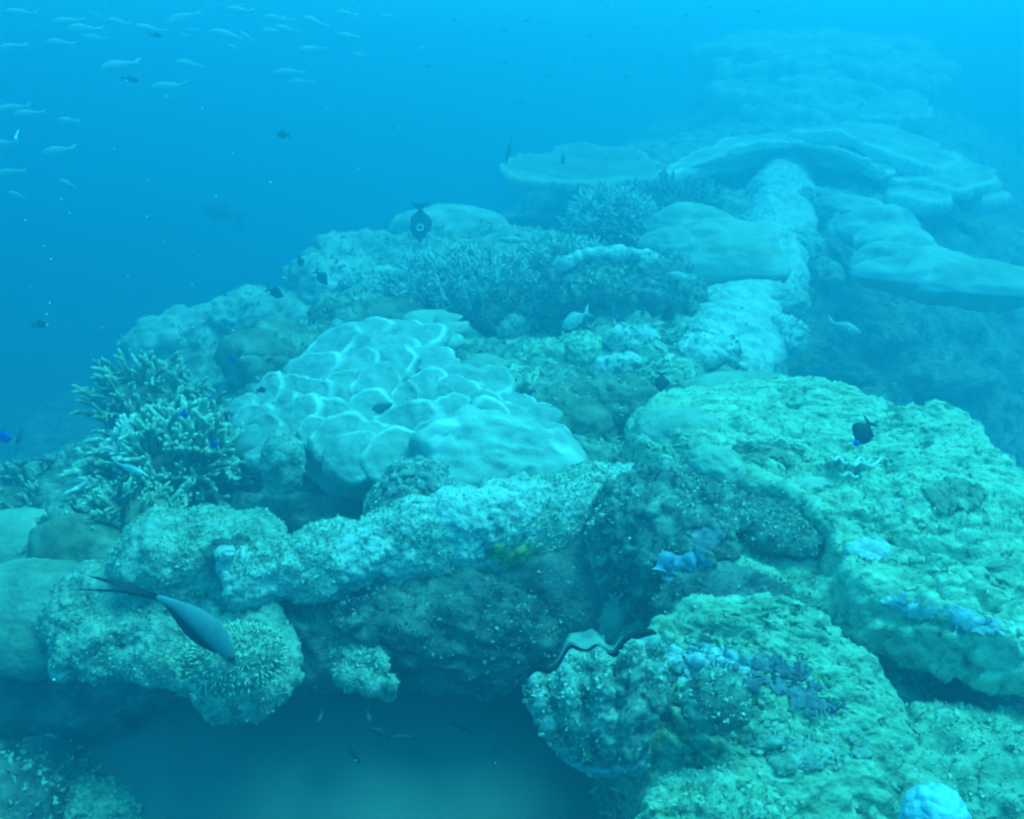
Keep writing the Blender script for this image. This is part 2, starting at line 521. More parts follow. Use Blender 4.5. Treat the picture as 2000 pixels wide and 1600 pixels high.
# ------------------------------------------------------------------ sea bed
def sea_bed():
    a = np.sign(np.linspace(-1, 1, 201)) * np.abs(np.linspace(-1, 1, 201)) ** 2 * 30; b = a.copy()
    X, Y = np.meshgrid(a, b)
    v = np.stack([X.ravel(), Y.ravel(), np.zeros(X.size)], 1)
    v[:, 2] = 0.10 * fbm(v * 0.35, 3, 3) + 0.03 * fbm(v * 1.3, 2, 4) + 1.45 * np.exp(-((v[:, 0] + .35) / 2.2) ** 2 - ((v[:, 1] - 2.0) / 1.3) ** 2)  # last term: bank added in front of the ledge so sunlight brightens the hollow
    n = 201
    i, j = np.meshgrid(np.arange(n - 1), np.arange(n - 1))
    k = (j * n + i).ravel()
    f = np.stack([k, k + 1, k + n + 1, k + n], 1)
    o = link('sea_bed', mesh_data('sea_bed', v, f, M['sand']), kind='structure')
    return o
sea_bed()

# ------------------------------------------------------------------ the reef ridge (terrain)
def zrel(z): return CAM[2] + z
ctl = [  # photo pixel and distance of points on the reef top
    (300, 1010, 2.6), (40, 1010, 2.85), (30, 1150, 2.3), (230, 1080, 2.25), (420, 1060, 2.15), (330, 880, 3.05),
    (560, 1000, 2.45), (640, 1040, 2.2), (800, 1010, 2.2), (1000, 1000, 2.15), (700, 900, 2.9), (560, 860, 3.1), (850, 800, 3.1), (1000, 900, 2.6),
    (750, 690, 3.6), (600, 720, 3.7), (480, 690, 4.2), (350, 690, 4.7), (560, 600, 4.9), (680, 560, 5.0),
    (700, 500, 5.4), (830, 430, 5.9), (900, 560, 4.5), (1000, 640, 3.9), (1130, 620, 4.1), (1150, 720, 3.3), (950, 760, 3.1),
    (1180, 880, 2.6), (1120, 830, 2.8), (1220, 760, 3.0), (1350, 720, 3.2), (1300, 650, 3.7), (1430, 600, 4.1), (1400, 540, 4.5),
    (1260, 470, 5.1), (1100, 475, 6.3), (1040, 430, 7.2), (1150, 410, 7.6), (1300, 380, 6.6), (1530, 400, 5.9), (1530, 350, 6.9), (1400, 300, 7.6), (1200, 300, 7.8),
    (1500, 800, 2.7), (1700, 850, 2.45), (1850, 900, 2.25), (1650, 1000, 2.05), (1900, 1050, 1.85), (1400, 900, 2.4), (1300, 1000, 2.25),
    (1300, 1120, 2.2), (1500, 1120, 2.1), (1700, 1300, 1.95), (1900, 1350, 1.95), (1500, 1350, 1.75), (1900, 1550, 1.65), (1700, 1580, 1.6), (1450, 1580, 1.55),
    (1600, 560, 5.4), (1700, 440, 5.9), (1850, 420, 6.6), (1700, 330, 7.4), (1850, 350, 7.8),
    (1500, 200, 9.8), (1600, 110, 11.0), (1750, 150, 11.0), (1400, 230, 9.6), (1300, 270, 9.0), (1750, 250, 9.0)]
pts = [P(*c) - np.array((0, 0, .07 if c[2] < 4 else .09)) for c in ctl]
Z = CAM[2]
pts += [np.array(q) for q in [
    (-3.2, 2.2, 0.6), (-3.0, 4.6, 0.4), (-2.7, 6.5, 0.5), (-1.9, 8.0, 0.7), (-1.0, 10.0, 1.0), (0.0, 12.5, 1.4), (2.0, 14.0, 2.2), (5, 14, 2.3),
    (-2.4, 1.6, 1.3), (-1.8, 1.0, 1.2), (-4.5, 3, 0.1), (-4, 8, 0.1),
    (2.2, 2.6, .5), (2.6, 4.0, .5), (2.3, 5.2, .9), (3.6, 5.4, .7), (2.6, 1.6, .6), (4.5, 4.0, 0.4), (5.5, 7.5, 1.0), (7.0, 10.5, 1.6), (1.8, 4.6, .9),
    (1.5, 2.25, .55), (1.45, 2.7, .5), (1.25, 2.98, .7), (1.7, 1.8, .6), (1.35, 3.4, .75), (1.75, 4.1, .7), (1.05, 3.05, 1.1), (1.9, 1.3, .8), (2.4, 3.2, .4), (0.6, 0.6, 1.5), (-1.0, 1.0, 1.4), (0, 0.8, 1.4), (7, 5, 0.3), (7, 3, .3)]]
pts = np.array(pts)
_low = [(1500, 800), (1700, 850), (1850, 900), (1650, 1000), (1900, 1050), (1400, 900), (1300, 1000)]
for k, c in enumerate(ctl):
    if c[:2] in _low: pts[k, 2] -= .14
    if c[:2] in [(560, 1000), (640, 1040), (700, 900), (560, 860), (420, 1060)]: pts[k, 2] -= .13
def tps_fit(p, lam=0.004):
    n = len(p); d = np.linalg.norm(p[:, None, :2] - p[None, :, :2], axis=2)
    K = np.where(d > 0, d * d * np.log(d + 1e-12), 0) + lam * np.eye(n)
    Q = np.hstack([np.ones((n, 1)), p[:, :2]])
    A = np.block([[K, Q], [Q.T, np.zeros((3, 3))]])
    return np.linalg.solve(A, np.concatenate([p[:, 2], np.zeros(3)]))
_tw = tps_fit(pts)
def ztop(x, y):
    x = np.atleast_1d(x).astype(float); y = np.atleast_1d(y).astype(float)
    d = np.sqrt((x[:, None] - pts[None, :, 0]) ** 2 + (y[:, None] - pts[None, :, 1]) ** 2)
    K = np.where(d > 0, d * d * np.log(d + 1e-12), 0)
    return K @ _tw[:len(pts)] + _tw[-3] + _tw[-2] * x + _tw[-1] * y
def yfront(x):
    xs = [-6, -2.2, -1.4, -1.0, -0.62, -0.45, 0.05, 0.28, 0.36, 0.5, 0.8, 1.4, 3, 8]
    ys = [1.3, 1.5, 1.85, 2.0, 2.05, 2.06, 2.04, 1.75, 1.35, 1.0, 0.85, 0.75, 0.8, 1.0]
    return np.interp(x, xs, ys)
def reef():
    nu, nv = 500, 600
    u = np.linspace(-1.25, 1.25, nu)
    ntop = 505
    w = np.linspace(0, 1, ntop)
    V = np.zeros((nv, nu, 3))
    for k in range(ntop):                        # from the far end to the front lip
        s = w[k]
        y = 14.5 * (0.06) ** s                   # 14.5 .. 0.87 nominal
        yy = y
        x = u * (1.5 + 0.45 * yy)
        V[k, :, 0] = x
        V[k, :, 1] = yy
    yf = yfront(V[ntop - 1, :, 0])
    for k in range(ntop):
        xf = V[k, :, 0]
        # rows keep their spacing far away and close up on the lip in front
        yn = V[k, :, 1]
        t = np.clip((yn - 0.87) / (3.2 - 0.87), 0, 1)
        y2 = np.where(yn < 3.2, yfront(xf) + (3.2 - yfront(xf)) * t, yn)
        V[k, :, 1] = y2
        V[k, :, 2] = np.clip(ztop(xf, y2), -0.3, 4.5)
    x0 = V[ntop - 1, :, 0]; y0 = V[ntop - 1, :, 1]; z0 = V[ntop - 1, :, 2]
    nb = nv - ntop
    for k in range(nb):                          # lip, face and the hollow underneath
        t = (k + 1) / nb
        dep = np.interp(x0, [-6, -1.6, -0.6, 0.2, 0.5, 3, 8], [0.3, 0.35, 0.34, 0.36, 0.5, 0.7, 0.7])
        face = min(1.0, t / 0.35)
        a = face * math.pi / 2
        yb = y0 - 0.05 * math.sin(a * 2); zb = z0 - dep * face
        if t > 0.35:
            s = (t - 0.35) / 0.65
            back = np.interp(x0, [-6, -1.5, 0.2, 0.6, 3], [1.6, 1.9, 1.7, 0.9, 0.6])
            yb = y0 + back * s
            zb = z0 - dep - (z0 - dep + 0.3) * s ** 2.2
        V[nv - nb + k, :, 0] = x0
        V[nv - nb + k, :, 1] = yb
        V[nv - nb + k, :, 2] = zb
    v = V.reshape(-1, 3)
    i, j = np.meshgrid(np.arange(nu - 1), np.arange(nv - 1))
    k = (j * nu + i).ravel()
    q = np.stack([k, k + nu, k + nu + 1, k + 1], 1)
    f = np.concatenate([q[:, [0, 1, 2]], q[:, [0, 2, 3]]])
    n = vnormals(v, f)
    if n[nu * 200 + nu // 2][2] < 0: f = f[:, ::-1]
    dist = np.linalg.norm(v - CAM, axis=1)
    fine = np.clip(3.5 / dist, 0, 1)
    v = displace(v, f, [('fbm', 1.3, 0.10), ('lump', 2.6, 0.12)], 11)
    v = displace(v, f, [('ridge', 6.0, 0.045), ('lump', 9.0, 0.045)], 12)
    v = displace(v, f, [('ridge', 17.0, 0.016), ('crack', 22.0, 0.012)], 14, mask=fine)
    # drop triangles far below the bed
    o = link('reef_slope', mesh_data('reef_slope', v, f, M['reef']), kind='structure')
    return v, f
reef_v, reef_f = reef()
from mathutils.bvhtree import BVHTree
_bvh = BVHTree.FromPolygons([Vector(p) for p in reef_v[:]], [tuple(int(q) for q in t) for t in reef_f], epsilon=0.0) 
def on_reef(px, py):
    """point where the sight line through a photo pixel meets the reef"""
    d = P(px, py, 1.0) - CAM
    h = _bvh.ray_cast(Vector(CAM), Vector(d).normalized(), 40.0)
    return (np.array(h[0]), np.array(h[1])) if h[0] is not None else (None, None)

# loose coral rubble and turf over the middle of the reef top
def reef_rubble():
    def cull(c):
        d = np.linalg.norm(c - CAM, axis=1)
        m = (d < 6.5) & (c[:, 1] > 1.0)
        e = c - CAM
        px = 1000 + FPX * e[:, 0] / (e @ FW); py = 800 - FPX * (e @ UP) / (e @ FW)
        m &= (px > -60) & (px < 2060) & (py < 1660)
        return m * np.clip(3.0 / d, 0.1, 1.6) ** 1.2
    V, F, a = flakes(reef_v, reef_f, 26000, 0.028, 5, zmin=0.05, cull=cull)
    V2, F2, a2 = flakes(reef_v, reef_f, 5200, 0.070, 15, zmin=0.05, cull=lambda c: cull(c) * (np.linalg.norm(c - CAM, axis=1) > 2.3) * (c[:, 0] > -.6))
    F = np.concatenate([F, F2 + len(V)]); V = np.concatenate([V, V2]); a = np.concatenate([a, .3 + .7 * a2])
    link('coral_rubble', mesh_data('coral_rubble', V, F, M['flake'], {'pale': a ** 3}, smooth=False), kind='stuff')
reef_rubble()

# ------------------------------------------------------------------ builders for rocks and corals
def put(o, v, f, mat, c, name, attrs=None, label=None, smooth=True, kind=None):
    """one part of a thing; v are world coordinates"""
    return link(name, mesh_data(name, v - np.asarray(c), f, mat, attrs, smooth), o, label=label, kind=kind)

def rock(label, c, Rxyz, lvl, layers, mat, seed, rot=None, name='rock', cat='rock', group=None, turf=0, tsize=0.012, flakemat='flake',
         flat=None, power=1.0, zmin=-0.1, part='rock_body'):
    if mat == 'dark': lvl = min(lvl, 5)
    v, f = blob(Rxyz, lvl, layers, seed, rot, power, flat, world=c)
    if label.startswith('mottled rock face'): globals()['face_vf'] = (v + np.asarray(c), f)
    if mat in ('boulder', 'side', 'dark') and (lvl >= 6 or Rxyz[0] > .09):
        v = strata(v + np.asarray(c), f, (.5, .8, .5), 14, .020, seed) - np.asarray(c)
    return shell(label, c, v + np.asarray(c), f, mat, seed, name, cat, group, turf, tsize, flakemat, zmin, part)

def shell(label, c, v, f, mat, seed, name, cat, group=None, turf=0, tsize=0.012, flakemat='flake', zmin=-0.1, part='rock_body', attrs=None, tname='algae_turf'):
    o = thing(name, label, cat, c, group)
    put(o, v, f, M[mat], c, part, attrs)
    if turf:
        V, F, a = flakes(v, f, turf, tsize, seed + 3, zmin)
        put(o, V, F, M[flakemat], c, tname, {'pale': a ** 2}, smooth=False, kind='stuff')
    return o
ROUGH = [('fbm', 6, 0.03), ('ridge', 16, 0.014), ('lump', 30, 0.010), ('ridge', 60, 0.004)]
CRUST = [('fbm', 5, 0.03), ('lump', 18, 0.020), ('ridge', 40, 0.008), ('lump', 75, 0.006)]

def subset_mask(v, fn):
    return np.clip(fn(v), 0, 1)

# ---- big right-hand slab ------------------------------------------------------------------
zs = 1.93
ol = [PZ(1245, 850, zs - .02), PZ(1262, 800, zs), PZ(1350, 772, zs + .01), PZ(1450, 760, zs + .01), PZ(1555, 758, zs + .03), PZ(1640, 770, zs + .02), PZ(1740, 795, zs), PZ(1850, 800, zs),
      PZ(1915, 850, zs - .01), PZ(1960, 920, zs - .02), PZ(2010, 970, zs - .03), PZ(2090, 1080, zs - .04), PZ(2150, 1240, zs - .05), PZ(2000, 1236, zs - .05), PZ(1880, 1200, zs - .05), PZ(1770, 1172, zs - .06), PZ(1670, 1120, zs - .05),
      PZ(1615, 1020, zs - .03), PZ(1560, 960, zs - .02), PZ(1450, 935, zs - .03), PZ(1330, 905, zs - .04)]
sv, sf, sr = slab(ol, 0.11, 0.018, [('fbm', 3.0, 0.035), ('lump', 9, 0.016), ('ridge', 14, 0.010)], n=420, rings=110, seed=21, under=0.06)
sv = displace(sv, sf, [('ridge', (28, 60, 50), 0.007), ('pit', 13, 0.022), ('lump', (50, 90, 90), 0.005)], 22)
sv = strata(sv, sf, (.38, .88, .5), 13, .026, 23)
sv = strata(sv, sf, (.25, .95, .6), 34, .007, 24)
# the hollow in the slab
hc = PZ(1605, 922, zs)
hd = np.linalg.norm((sv - hc)[:, :2] / np.array([0.075, 0.05]), axis=1)
sv[:, 2] -= np.where(sv[:, 2] > zs - .06, 0.055 * np.clip(1.25 - hd + 0.5 * fbm(sv * 30, 3, 9), 0, 1) ** 0.6, 0)
hc2 = PZ(1540, 852, zs)
hd = np.linalg.norm((sv - hc2)[:, :2] / np.array([0.028, 0.025]), axis=1)
sv[:, 2] -= np.where(sv[:, 2] > zs - .06, 0.05 * np.clip(1.2 - hd, 0, 1) ** 0.5, 0)
c0 = sv.mean(0)
slab_bvh = (sv, sf)
o = shell('broad flat rock slab under pale green turf, jutting out at the right', c0, sv, sf, 'algae', 21, 'rock_slab', 'rock', turf=6000, tsize=0.009, zmin=0.2)
# pale worm casts by the hollow
rim = []
for k, (x0, y0, x1, y1, amp) in enumerate([(1623, 893, 1655, 903, 5), (1660, 905, 1700, 897, 6), (1668, 912, 1735, 899, -6), (1640, 925, 1675, 930, 4)]):
    q = [PZ(x0 + (x1 - x0) * t, y0 + (y1 - y0) * t + amp * math.sin(t * 3 * math.pi), zs + .012) for t in np.linspace(0, 1, 7)]
    v, f = tube(q, [.003, .0045, .004, .003], 7, 22, [('fbm', 80, .0015)], 5 + k)
    put(o, v, f, M['white'], c0, 'worm_tube')
# small dark lump in the hollow
v, f = blob((.022, .018, .014), 3, [('lump', 40, .006)], 3); put(o, v + PZ(1602, 925, zs - .03), f, M['massive'], c0, 'coral_knob')

def smooth_coral(label, c, Rx, lvl, seed, mat='massive', rot=None, layers=None, group=None, rimz=None, name='massive_coral', flat=0.6, cat='coral'):
    v, f = blob(Rx, lvl, layers or [('fbm', 3.0 / max(Rx), 0.10 * min(Rx)), ('lump', 22, 0.002)], seed, rot, flat=flat, world=c)
    pale = np.clip(fbm(v * 1.2 / max(Rx) + seed, 3, seed) * 0.8, 0, 0.5)
    o = thing(name, label, cat, c, group)
    put(o, v + np.asarray(c), f, M[mat], c, 'coral_head', {'pale': pale})
    return o
g_ = 'smooth corals on the slab edge'
smooth_coral('smooth rounded coral bulging from the left end of the big slab', PZ(1325, 850, 1.90), (.128, .10, .075), 5, 31, rot=rotm((0, 0, 1), -.3), group=g_)
smooth_coral('small egg shaped coral hanging below the slab edge', P(1398, 918, 2.02), (.075, .06, .055), 5, 32, rot=rotm((0, 1, 0), .35), group=g_)
smooth_coral('low pale coral cushion behind the back edge of the slab', PZ(1455, 762, 1.90), (.20, .11, .055), 5, 33, group=g_)
smooth_coral('flat green coral patch at the front corner of the slab hollow', PZ(1540, 965, 1.86), (.12, .07, .05), 5, 34, group=g_, layers=[('fbm', 9, .02), ('lump', 50, .004)])

# ---- broken face under the slab -----------------------------------------------------------
shell('layered dark ledge jutting below the slab', *(lambda c: (c, *[x for x in (lambda vf: (vf[0], vf[1]))(slab(
    [P(1405, 985, 1.98), P(1480, 980, 2.02), P(1560, 1000, 2.0), P(1618, 1035, 1.92), P(1570, 1050, 1.84), P(1480, 1030, 1.86)], .035, .01,
    [('ridge', (20, 60, 60), .012), ('lump', 40, .008), ('step', (10, 10, 60), .01)], n=160, rings=30, seed=41))]))(P(1510, 1015, 1.92)), 'side', 41, 'rock_ledge', 'rock', turf=1500, tsize=.012)
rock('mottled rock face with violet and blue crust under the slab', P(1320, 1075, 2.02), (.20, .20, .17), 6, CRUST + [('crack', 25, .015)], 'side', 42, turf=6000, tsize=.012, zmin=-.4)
rock('greenish flat rock shelf below the slab ledge', P(1500, 1125, 1.95), (.21, .15, .09), 6, ROUGH, 'boulder', 43, turf=4500, tsize=.011, rot=rotm((0, 1, 0), .25))
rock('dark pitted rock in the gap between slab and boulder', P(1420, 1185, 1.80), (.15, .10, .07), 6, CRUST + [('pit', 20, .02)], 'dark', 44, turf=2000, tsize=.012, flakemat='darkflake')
rock('turf covered rock wedge beneath the bright end of the slab', P(1610, 1190, 1.78), (.10, .08, .06), 5, ROUGH, 'boulder', 45, turf=2200, tsize=.011)
rock('pale smooth lump of crust under the slab edge', P(1695, 1085, 1.75), (.035, .03, .02), 5, [('fbm', 9, .02), ('lump', 40, .006)], 'crust', 46)

# ---- front encrusted beam ----------------------------------------------------------------
bp = [P(455, 1140, 1.93), P(560, 1110, 1.95), P(680, 1092, 1.98), P(790, 1062, 2.02), P(900, 1035, 2.05), P(1010, 1015, 2.10), P(1110, 1000, 2.18), P(1210, 1000, 2.3), P(1300, 1010, 2.42)]
v, f = tube(bp, [.052, .066, .068, .080, .088, .092, .098, .10, .09], 150, 420, [('fbm', 4, .03), ('lump', 14, .020), ('ridge', 26, .010)], 51)
v = displace(v, f, [('lump', 48, .008), ('ridge', 80, .004)], 52)
shell('pale crusted rock bar lying across the front of the reef', v.mean(0), v, f, 'crust', 51, 'rock_bar', 'rock', turf=30000, tsize=.010, zmin=-.25)
# rugged knob in front of the pale coral
bar_bvh = (v, f)
rock('rugged brown knob between the pale coral and the rock bar', P(805, 985, 2.22), (.10, .08, .095), 6, CRUST + [('ridge', 24, .016)], 'clam', 53, turf=2500, tsize=.010)
# shaded wall under the bar
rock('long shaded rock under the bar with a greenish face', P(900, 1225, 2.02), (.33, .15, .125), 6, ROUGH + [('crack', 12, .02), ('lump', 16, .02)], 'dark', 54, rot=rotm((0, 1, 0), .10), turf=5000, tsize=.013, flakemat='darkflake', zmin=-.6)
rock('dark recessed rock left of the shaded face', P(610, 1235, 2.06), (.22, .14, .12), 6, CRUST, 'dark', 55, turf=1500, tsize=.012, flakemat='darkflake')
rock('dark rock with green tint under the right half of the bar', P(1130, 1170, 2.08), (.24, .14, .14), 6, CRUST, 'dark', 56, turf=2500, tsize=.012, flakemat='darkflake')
v, f, r_ = slab([P(655, 1240, 1.94), P(690, 1222, 1.97), P(748, 1245, 1.95), P(742, 1290, 1.86), P(765, 1330, 1.82), P(715, 1318, 1.84), P(665, 1300, 1.88)], .04, .012, [('lump', 26, .014), ('ridge', 30, .010), ('lump', 60, .005)], n=140, rings=26, seed=57)
shell('ragged light green crust tongue hanging over the dark pit', v.mean(0), v, f, 'ledge', 57, 'rock_flake', 'rock', turf=1500, tsize=.011)
for k, (x, y, d, rx, lab) in enumerate([(960, 1290, 1.98, .05, 'small pale ledge at the lower rim of the shaded rock'), (1055, 1178, 2.0, .035, 'small light green chip in the shadow under the bar'), (1010, 1275, 1.95, .02, 'round pale nodule at the bottom of the shaded rock')]):
    rock(lab, P(x, y, d), (rx, .03, .02), 4, [('lump', 30, .01), ('ridge', 40, .006)], 'ledge', 58 + k, turf=200, tsize=.009)

# ---- left front ledge ---------------------------------------------------------------------
zl = 1.67
ol = [PZ(110, 1190, zl - .02), PZ(150, 1125, zl + .03), PZ(230, 1100, zl + .04), PZ(330, 1100, zl + .05), PZ(440, 1120, zl + .05), PZ(500, 1175, zl + .03), PZ(545, 1235, zl), PZ(555, 1295, zl - .03),
      PZ(500, 1345, zl - .06), PZ(430, 1368, zl - .08), PZ(385, 1345, zl - .07), PZ(340, 1300, zl - .04), PZ(230, 1270, zl - .04), PZ(115, 1285, zl - .05), PZ(135, 1245, zl - .03)]
v, f, r_ = slab(ol, .05, .03, [('fbm', 5, .022), ('lump', 13, .015), ('ridge', 24, .012)], n=380, rings=80, seed=61, under=.02)
v = strata(v, f, (.3, .8, .6), 18, .012, 61)
v = displace(v, f, [('lump', 42, .009), ('pit', 22, .014), ('ridge', 75, .004)], 62)
shell('craggy pale green rock ledge under the large grey fish', v.mean(0), v, f, 'ledge', 61, 'rock_ledge', 'rock', turf=18000, tsize=.009, zmin=-.2)
# polyp covered coral at its right corner
c = P(455, 1290, 1.68)
v, f = blob((.092, .07, .052), 6, [('fbm', 8, .012), ('lump', 60, .008)], 63, rot=rotm((0, 1, 0), -.2), world=c)
o = shell('knobbly soft coral with a fringe of tiny polyps at the ledge corner', c, v + c, f, 'ledge', 63, 'soft_coral', 'coral', part='coral_head')
def polyps(v, f, n, L, seed):
    rs = np.random.RandomState(seed)
    a, b, c_ = v[f[:, 0]], v[f[:, 1]], v[f[:, 2]]
    nn = np.cross(b - a, c_ - a); ar = np.linalg.norm(nn, axis=1); nrm = nn / (ar[:, None] + 1e-12)
    k = rs.choice(len(f), n, p=ar / ar.sum()); p = (a[k] + b[k] + c_[k]) / 3; N = nrm[k] + rs.normal(size=(n, 3)) * .2
    N /= np.linalg.norm(N, axis=1)[:, None]
    s = np.cross(N, (0.3, .2, .9)); s /= np.linalg.norm(s, axis=1)[:, None]; t = np.cross(N, s)
    l = L * rs.uniform(.6, 1.3, n)[:, None]; w = l * .16
    ring = []
    for h, ww in ((0, .7), (.7, 1.0), (1.0, .9)):
        for q in range(4):
            an = q * math.pi / 2
            ring.append(p + N * l * h + (s * math.cos(an) + t * math.sin(an)) * w * ww)
    ring.append(p + N * l * 1.12)
    V = np.stack(ring, 1).reshape(-1, 3); o_ = np.arange(n)[:, None] * 13
    F = []
    for r in range(2):
        for q in range(4):
            q2 = (q + 1) % 4
            F += [[r * 4 + q, r * 4 + q2, (r + 1) * 4 + q2], [r * 4 + q, (r + 1) * 4 + q2, (r + 1) * 4 + q]]
    for q in range(4): F.append([8 + q, 8 + (q + 1) % 4, 12])
    F = np.concatenate([o_ + np.array([t_]) for t_ in F])
    pale = np.tile(np.array([0] * 4 + [.6] * 4 + [1] * 5, float), n)
    return V, F, pale
V, F, a = polyps(v + c, f, 1500, .011, 3)
put(o, V, F, M['stag'], c, 'polyps', {'pale': a}, kind='stuff')
# rock behind the ledge, with the white sponge
rock('greenish rough rock behind the ledge holding a white sponge', P(385, 1085, 2.05), (.19, .14, .10), 6, CRUST, 'ledge', 64, turf=7000, tsize=.010, rot=rotm((0, 0, 1), .2))
rock('dark hole rimmed rock around the white sponge', P(455, 1085, 1.93), (.055, .045, .045), 5, [('lump', 20, .02), ('crack', 30, .012)], 'dark', 65)
rock('small bright white sponge in the dark hole of the left rock', P(438, 1082, 1.875), (.020, .015, .012), 5, [('lump', 50, .012), ('ridge', 80, .004)], 'crust', 66, name='sponge', cat='sponge', part='sponge_body')
g_ = 'smooth domes at the left edge'
DOME = [('fbm', 4, .03), ('ridge', 5, .010), ('pores', 45, .004)]
smooth_coral('large smooth coral dome cut by the left edge of the view', P(60, 1215, 2.15), (.20, .17, .15), 5, 67, 'dome', group=g_, layers=DOME)
smooth_coral('darker rounded coral just above the left end of the ledge', P(150, 1085, 2.25), (.11, .09, .08), 5, 68, 'brown', group=g_, layers=DOME)
smooth_coral('pale hazy coral mound above the dome at the left edge', P(60, 1075, 2.6), (.20, .15, .11), 5, 69, group=g_, layers=DOME)
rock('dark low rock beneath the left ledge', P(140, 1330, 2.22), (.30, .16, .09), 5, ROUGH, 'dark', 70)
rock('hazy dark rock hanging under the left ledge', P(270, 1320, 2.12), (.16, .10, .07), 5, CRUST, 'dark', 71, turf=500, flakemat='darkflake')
# far below, lower left
rock('dim rubble mound rising from the sea bed at the lower left', P(-10, 1600, 2.0), (.19, .2, .13), 6, [('fbm', 3, .08), ('lump', 9, .07), ('ridge', 20, .02)], 'dark', 72, turf=1500, tsize=.02)
rock('low rubble lump beside the dim mound at the lower left', P(175, 1610, 2.0), (.09, .1, .06), 5, [('fbm', 4, .05), ('lump', 12, .05)], 'boulder', 73, turf=1200, tsize=.02)

# ---- bottom right boulder and wall -------------------------------------------------------
def zb(px, py): return PZ(px, py, 1.86 - (py - 1190) / 410 * .13 - abs(px - 1520) / 300 * .03)
v, f, r_ = slab([zb(*q) for q in [(1272, 1340), (1300, 1250), (1390, 1200), (1490, 1188), (1570, 1212), (1650, 1285), (1735, 1365), (1800, 1440), (1815, 1520), (1780, 1600), (1690, 1660), (1500, 1690), (1340, 1610), (1280, 1480)]],
               .15, .06, [('fbm', 3.5, .035), ('ridge', (8, 14, 14), .012), ('lump', 14, .014)], n=420, rings=110, seed=81, under=.05)
v = displace(v, f, [('ridge', (26, 60, 60), .007), ('pit', 17, .018), ('lump', 55, .005)], 82)
v = strata(v, f, (.62, .76, .4), 13, .026, 83)
v = strata(v, f, (.5, .85, .5), 32, .009, 84)
c = v.mean(0)
v = v - c
shell('big turf covered boulder with white and violet crust at the lower right', c, v + c, f, 'boulder', 81, 'boulder', 'rock', turf=5000, tsize=.008, zmin=0)
def crust_patch(label, name, cat, host, px, py, rx, ry, n, size, mat, seed, part='crust_body', ang=0.0):
    """encrusting growth: the host surface inside a ragged patch, raised a few millimetres"""
    v_, f_ = host
    e = v_ - CAM; dz = e @ FW
    x = 1000 + FPX * (e @ RT) / dz - px; y = 800 - FPX * (e @ UP) / dz - py
    u_ = (x * math.cos(ang) + y * math.sin(ang)) / rx; w_ = (-x * math.sin(ang) + y * math.cos(ang)) / ry
    nr_ = vnormals(v_, f_)
    m_ = 1 - u_ * u_ - w_ * w_ + 1.3 * fbm(v_ * 22, 4, seed) + .5 * fbm(v_ * 90, 2, seed + 1)
    m_ = np.where(np.sum(nr_ * e, 1) < 0.1 * np.linalg.norm(e, axis=1), m_, -1)
    m_ = np.where(u_ * u_ + w_ * w_ < 2.2, m_, -1)
    fm = np.all(m_[f_] > 0, axis=1)
    ff = f_[fm]
    if len(ff) < 8: return
    use, inv = np.unique(ff.ravel(), return_inverse=True)
    mm = np.clip(m_[use] * 3, 0, 1)
    vv_ = v_[use]
    h_ = mm * (.003 + size * .55 * np.clip(.55 + layer('lump', vv_ * (.42 / size), seed) + .35 * fbm(vv_ * 120, 2, seed), 0, 2)) - .0006
    vv_ = vv_ + nr_[use] * h_[:, None]
    c_ = vv_.mean(0)
    o_ = thing(name, label, cat, c_)
    put(o_, vv_, inv.reshape(-1, 3), M[mat], c_, part, {'pale': np.clip(fbm(vv_ * 60, 3, seed + 2), 0, .7)}, kind='stuff')
boulder_bvh = (v + c, f)
crust_patch('bright blue white sponge crust on the upper left of the boulder', 'sponge_crust', 'sponge', boulder_bvh, 1350, 1290, 70, 40, 46, .011, 'lilac', 83)
crust_patch('pale blue sponge crust beside the brighter crust on the boulder', 'sponge_crust', 'sponge', boulder_bvh, 1425, 1300, 45, 36, 26, .009, 'lilac', 84)
crust_patch('violet crust in the middle of the boulder top', 'violet_crust', 'algae', boulder_bvh, 1480, 1320, 80, 45, 40, .011, 'purple', 85)
crust_patch('faint violet stain like crust lower on the boulder', 'violet_crust', 'algae', boulder_bvh, 1590, 1370, 60, 30, 24, .008, 'purple', 180)
crust_patch('pale bluish film across the lower front of the boulder', 'pale_crust', 'algae', boulder_bvh, 1560, 1470, 160, 36, 40, .009, 'ledge', 181)
rock('curled dark crust on the left shoulder of the boulder', P(1400, 1375, 1.31), (.045, .04, .03), 5, [('lump', 24, .014), ('ridge', 30, .012)], 'side', 86, turf=500, tsize=.009)
rock('turf rock at the bottom edge below the boulder', P(1405, 1660, 1.25), (.11, .09, .07), 6, CRUST, 'boulder', 87, turf=3500, tsize=.010)
rock('turf covered rock wall at the lower right edge of the view', P(1975, 1590, 1.48), (.22, .20, .13), 6, ROUGH, 'boulder', 88, turf=6000, tsize=.010, rot=rotm((0, 1, 0), .3))
rock('dim green lump in the hollow under the slab', P(1735, 1275, 1.80), (.085, .07, .05), 5, [('fbm', 8, .02), ('lump', 40, .005)], 'massive', 89)
rock('dark pitted rock in the hollow at the right edge', P(1880, 1330, 1.85), (.16, .12, .09), 6, CRUST + [('pit', 16, .025)], 'dark', 90, turf=1500, flakemat='darkflake')
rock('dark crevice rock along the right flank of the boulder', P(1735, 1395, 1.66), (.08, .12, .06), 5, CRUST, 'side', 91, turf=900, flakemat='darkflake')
rock('violet dark rock deep in the hollow at the right edge', P(1930, 1420, 1.75), (.10, .08, .06), 5, CRUST, 'purple', 92, turf=400, flakemat='darkflake')
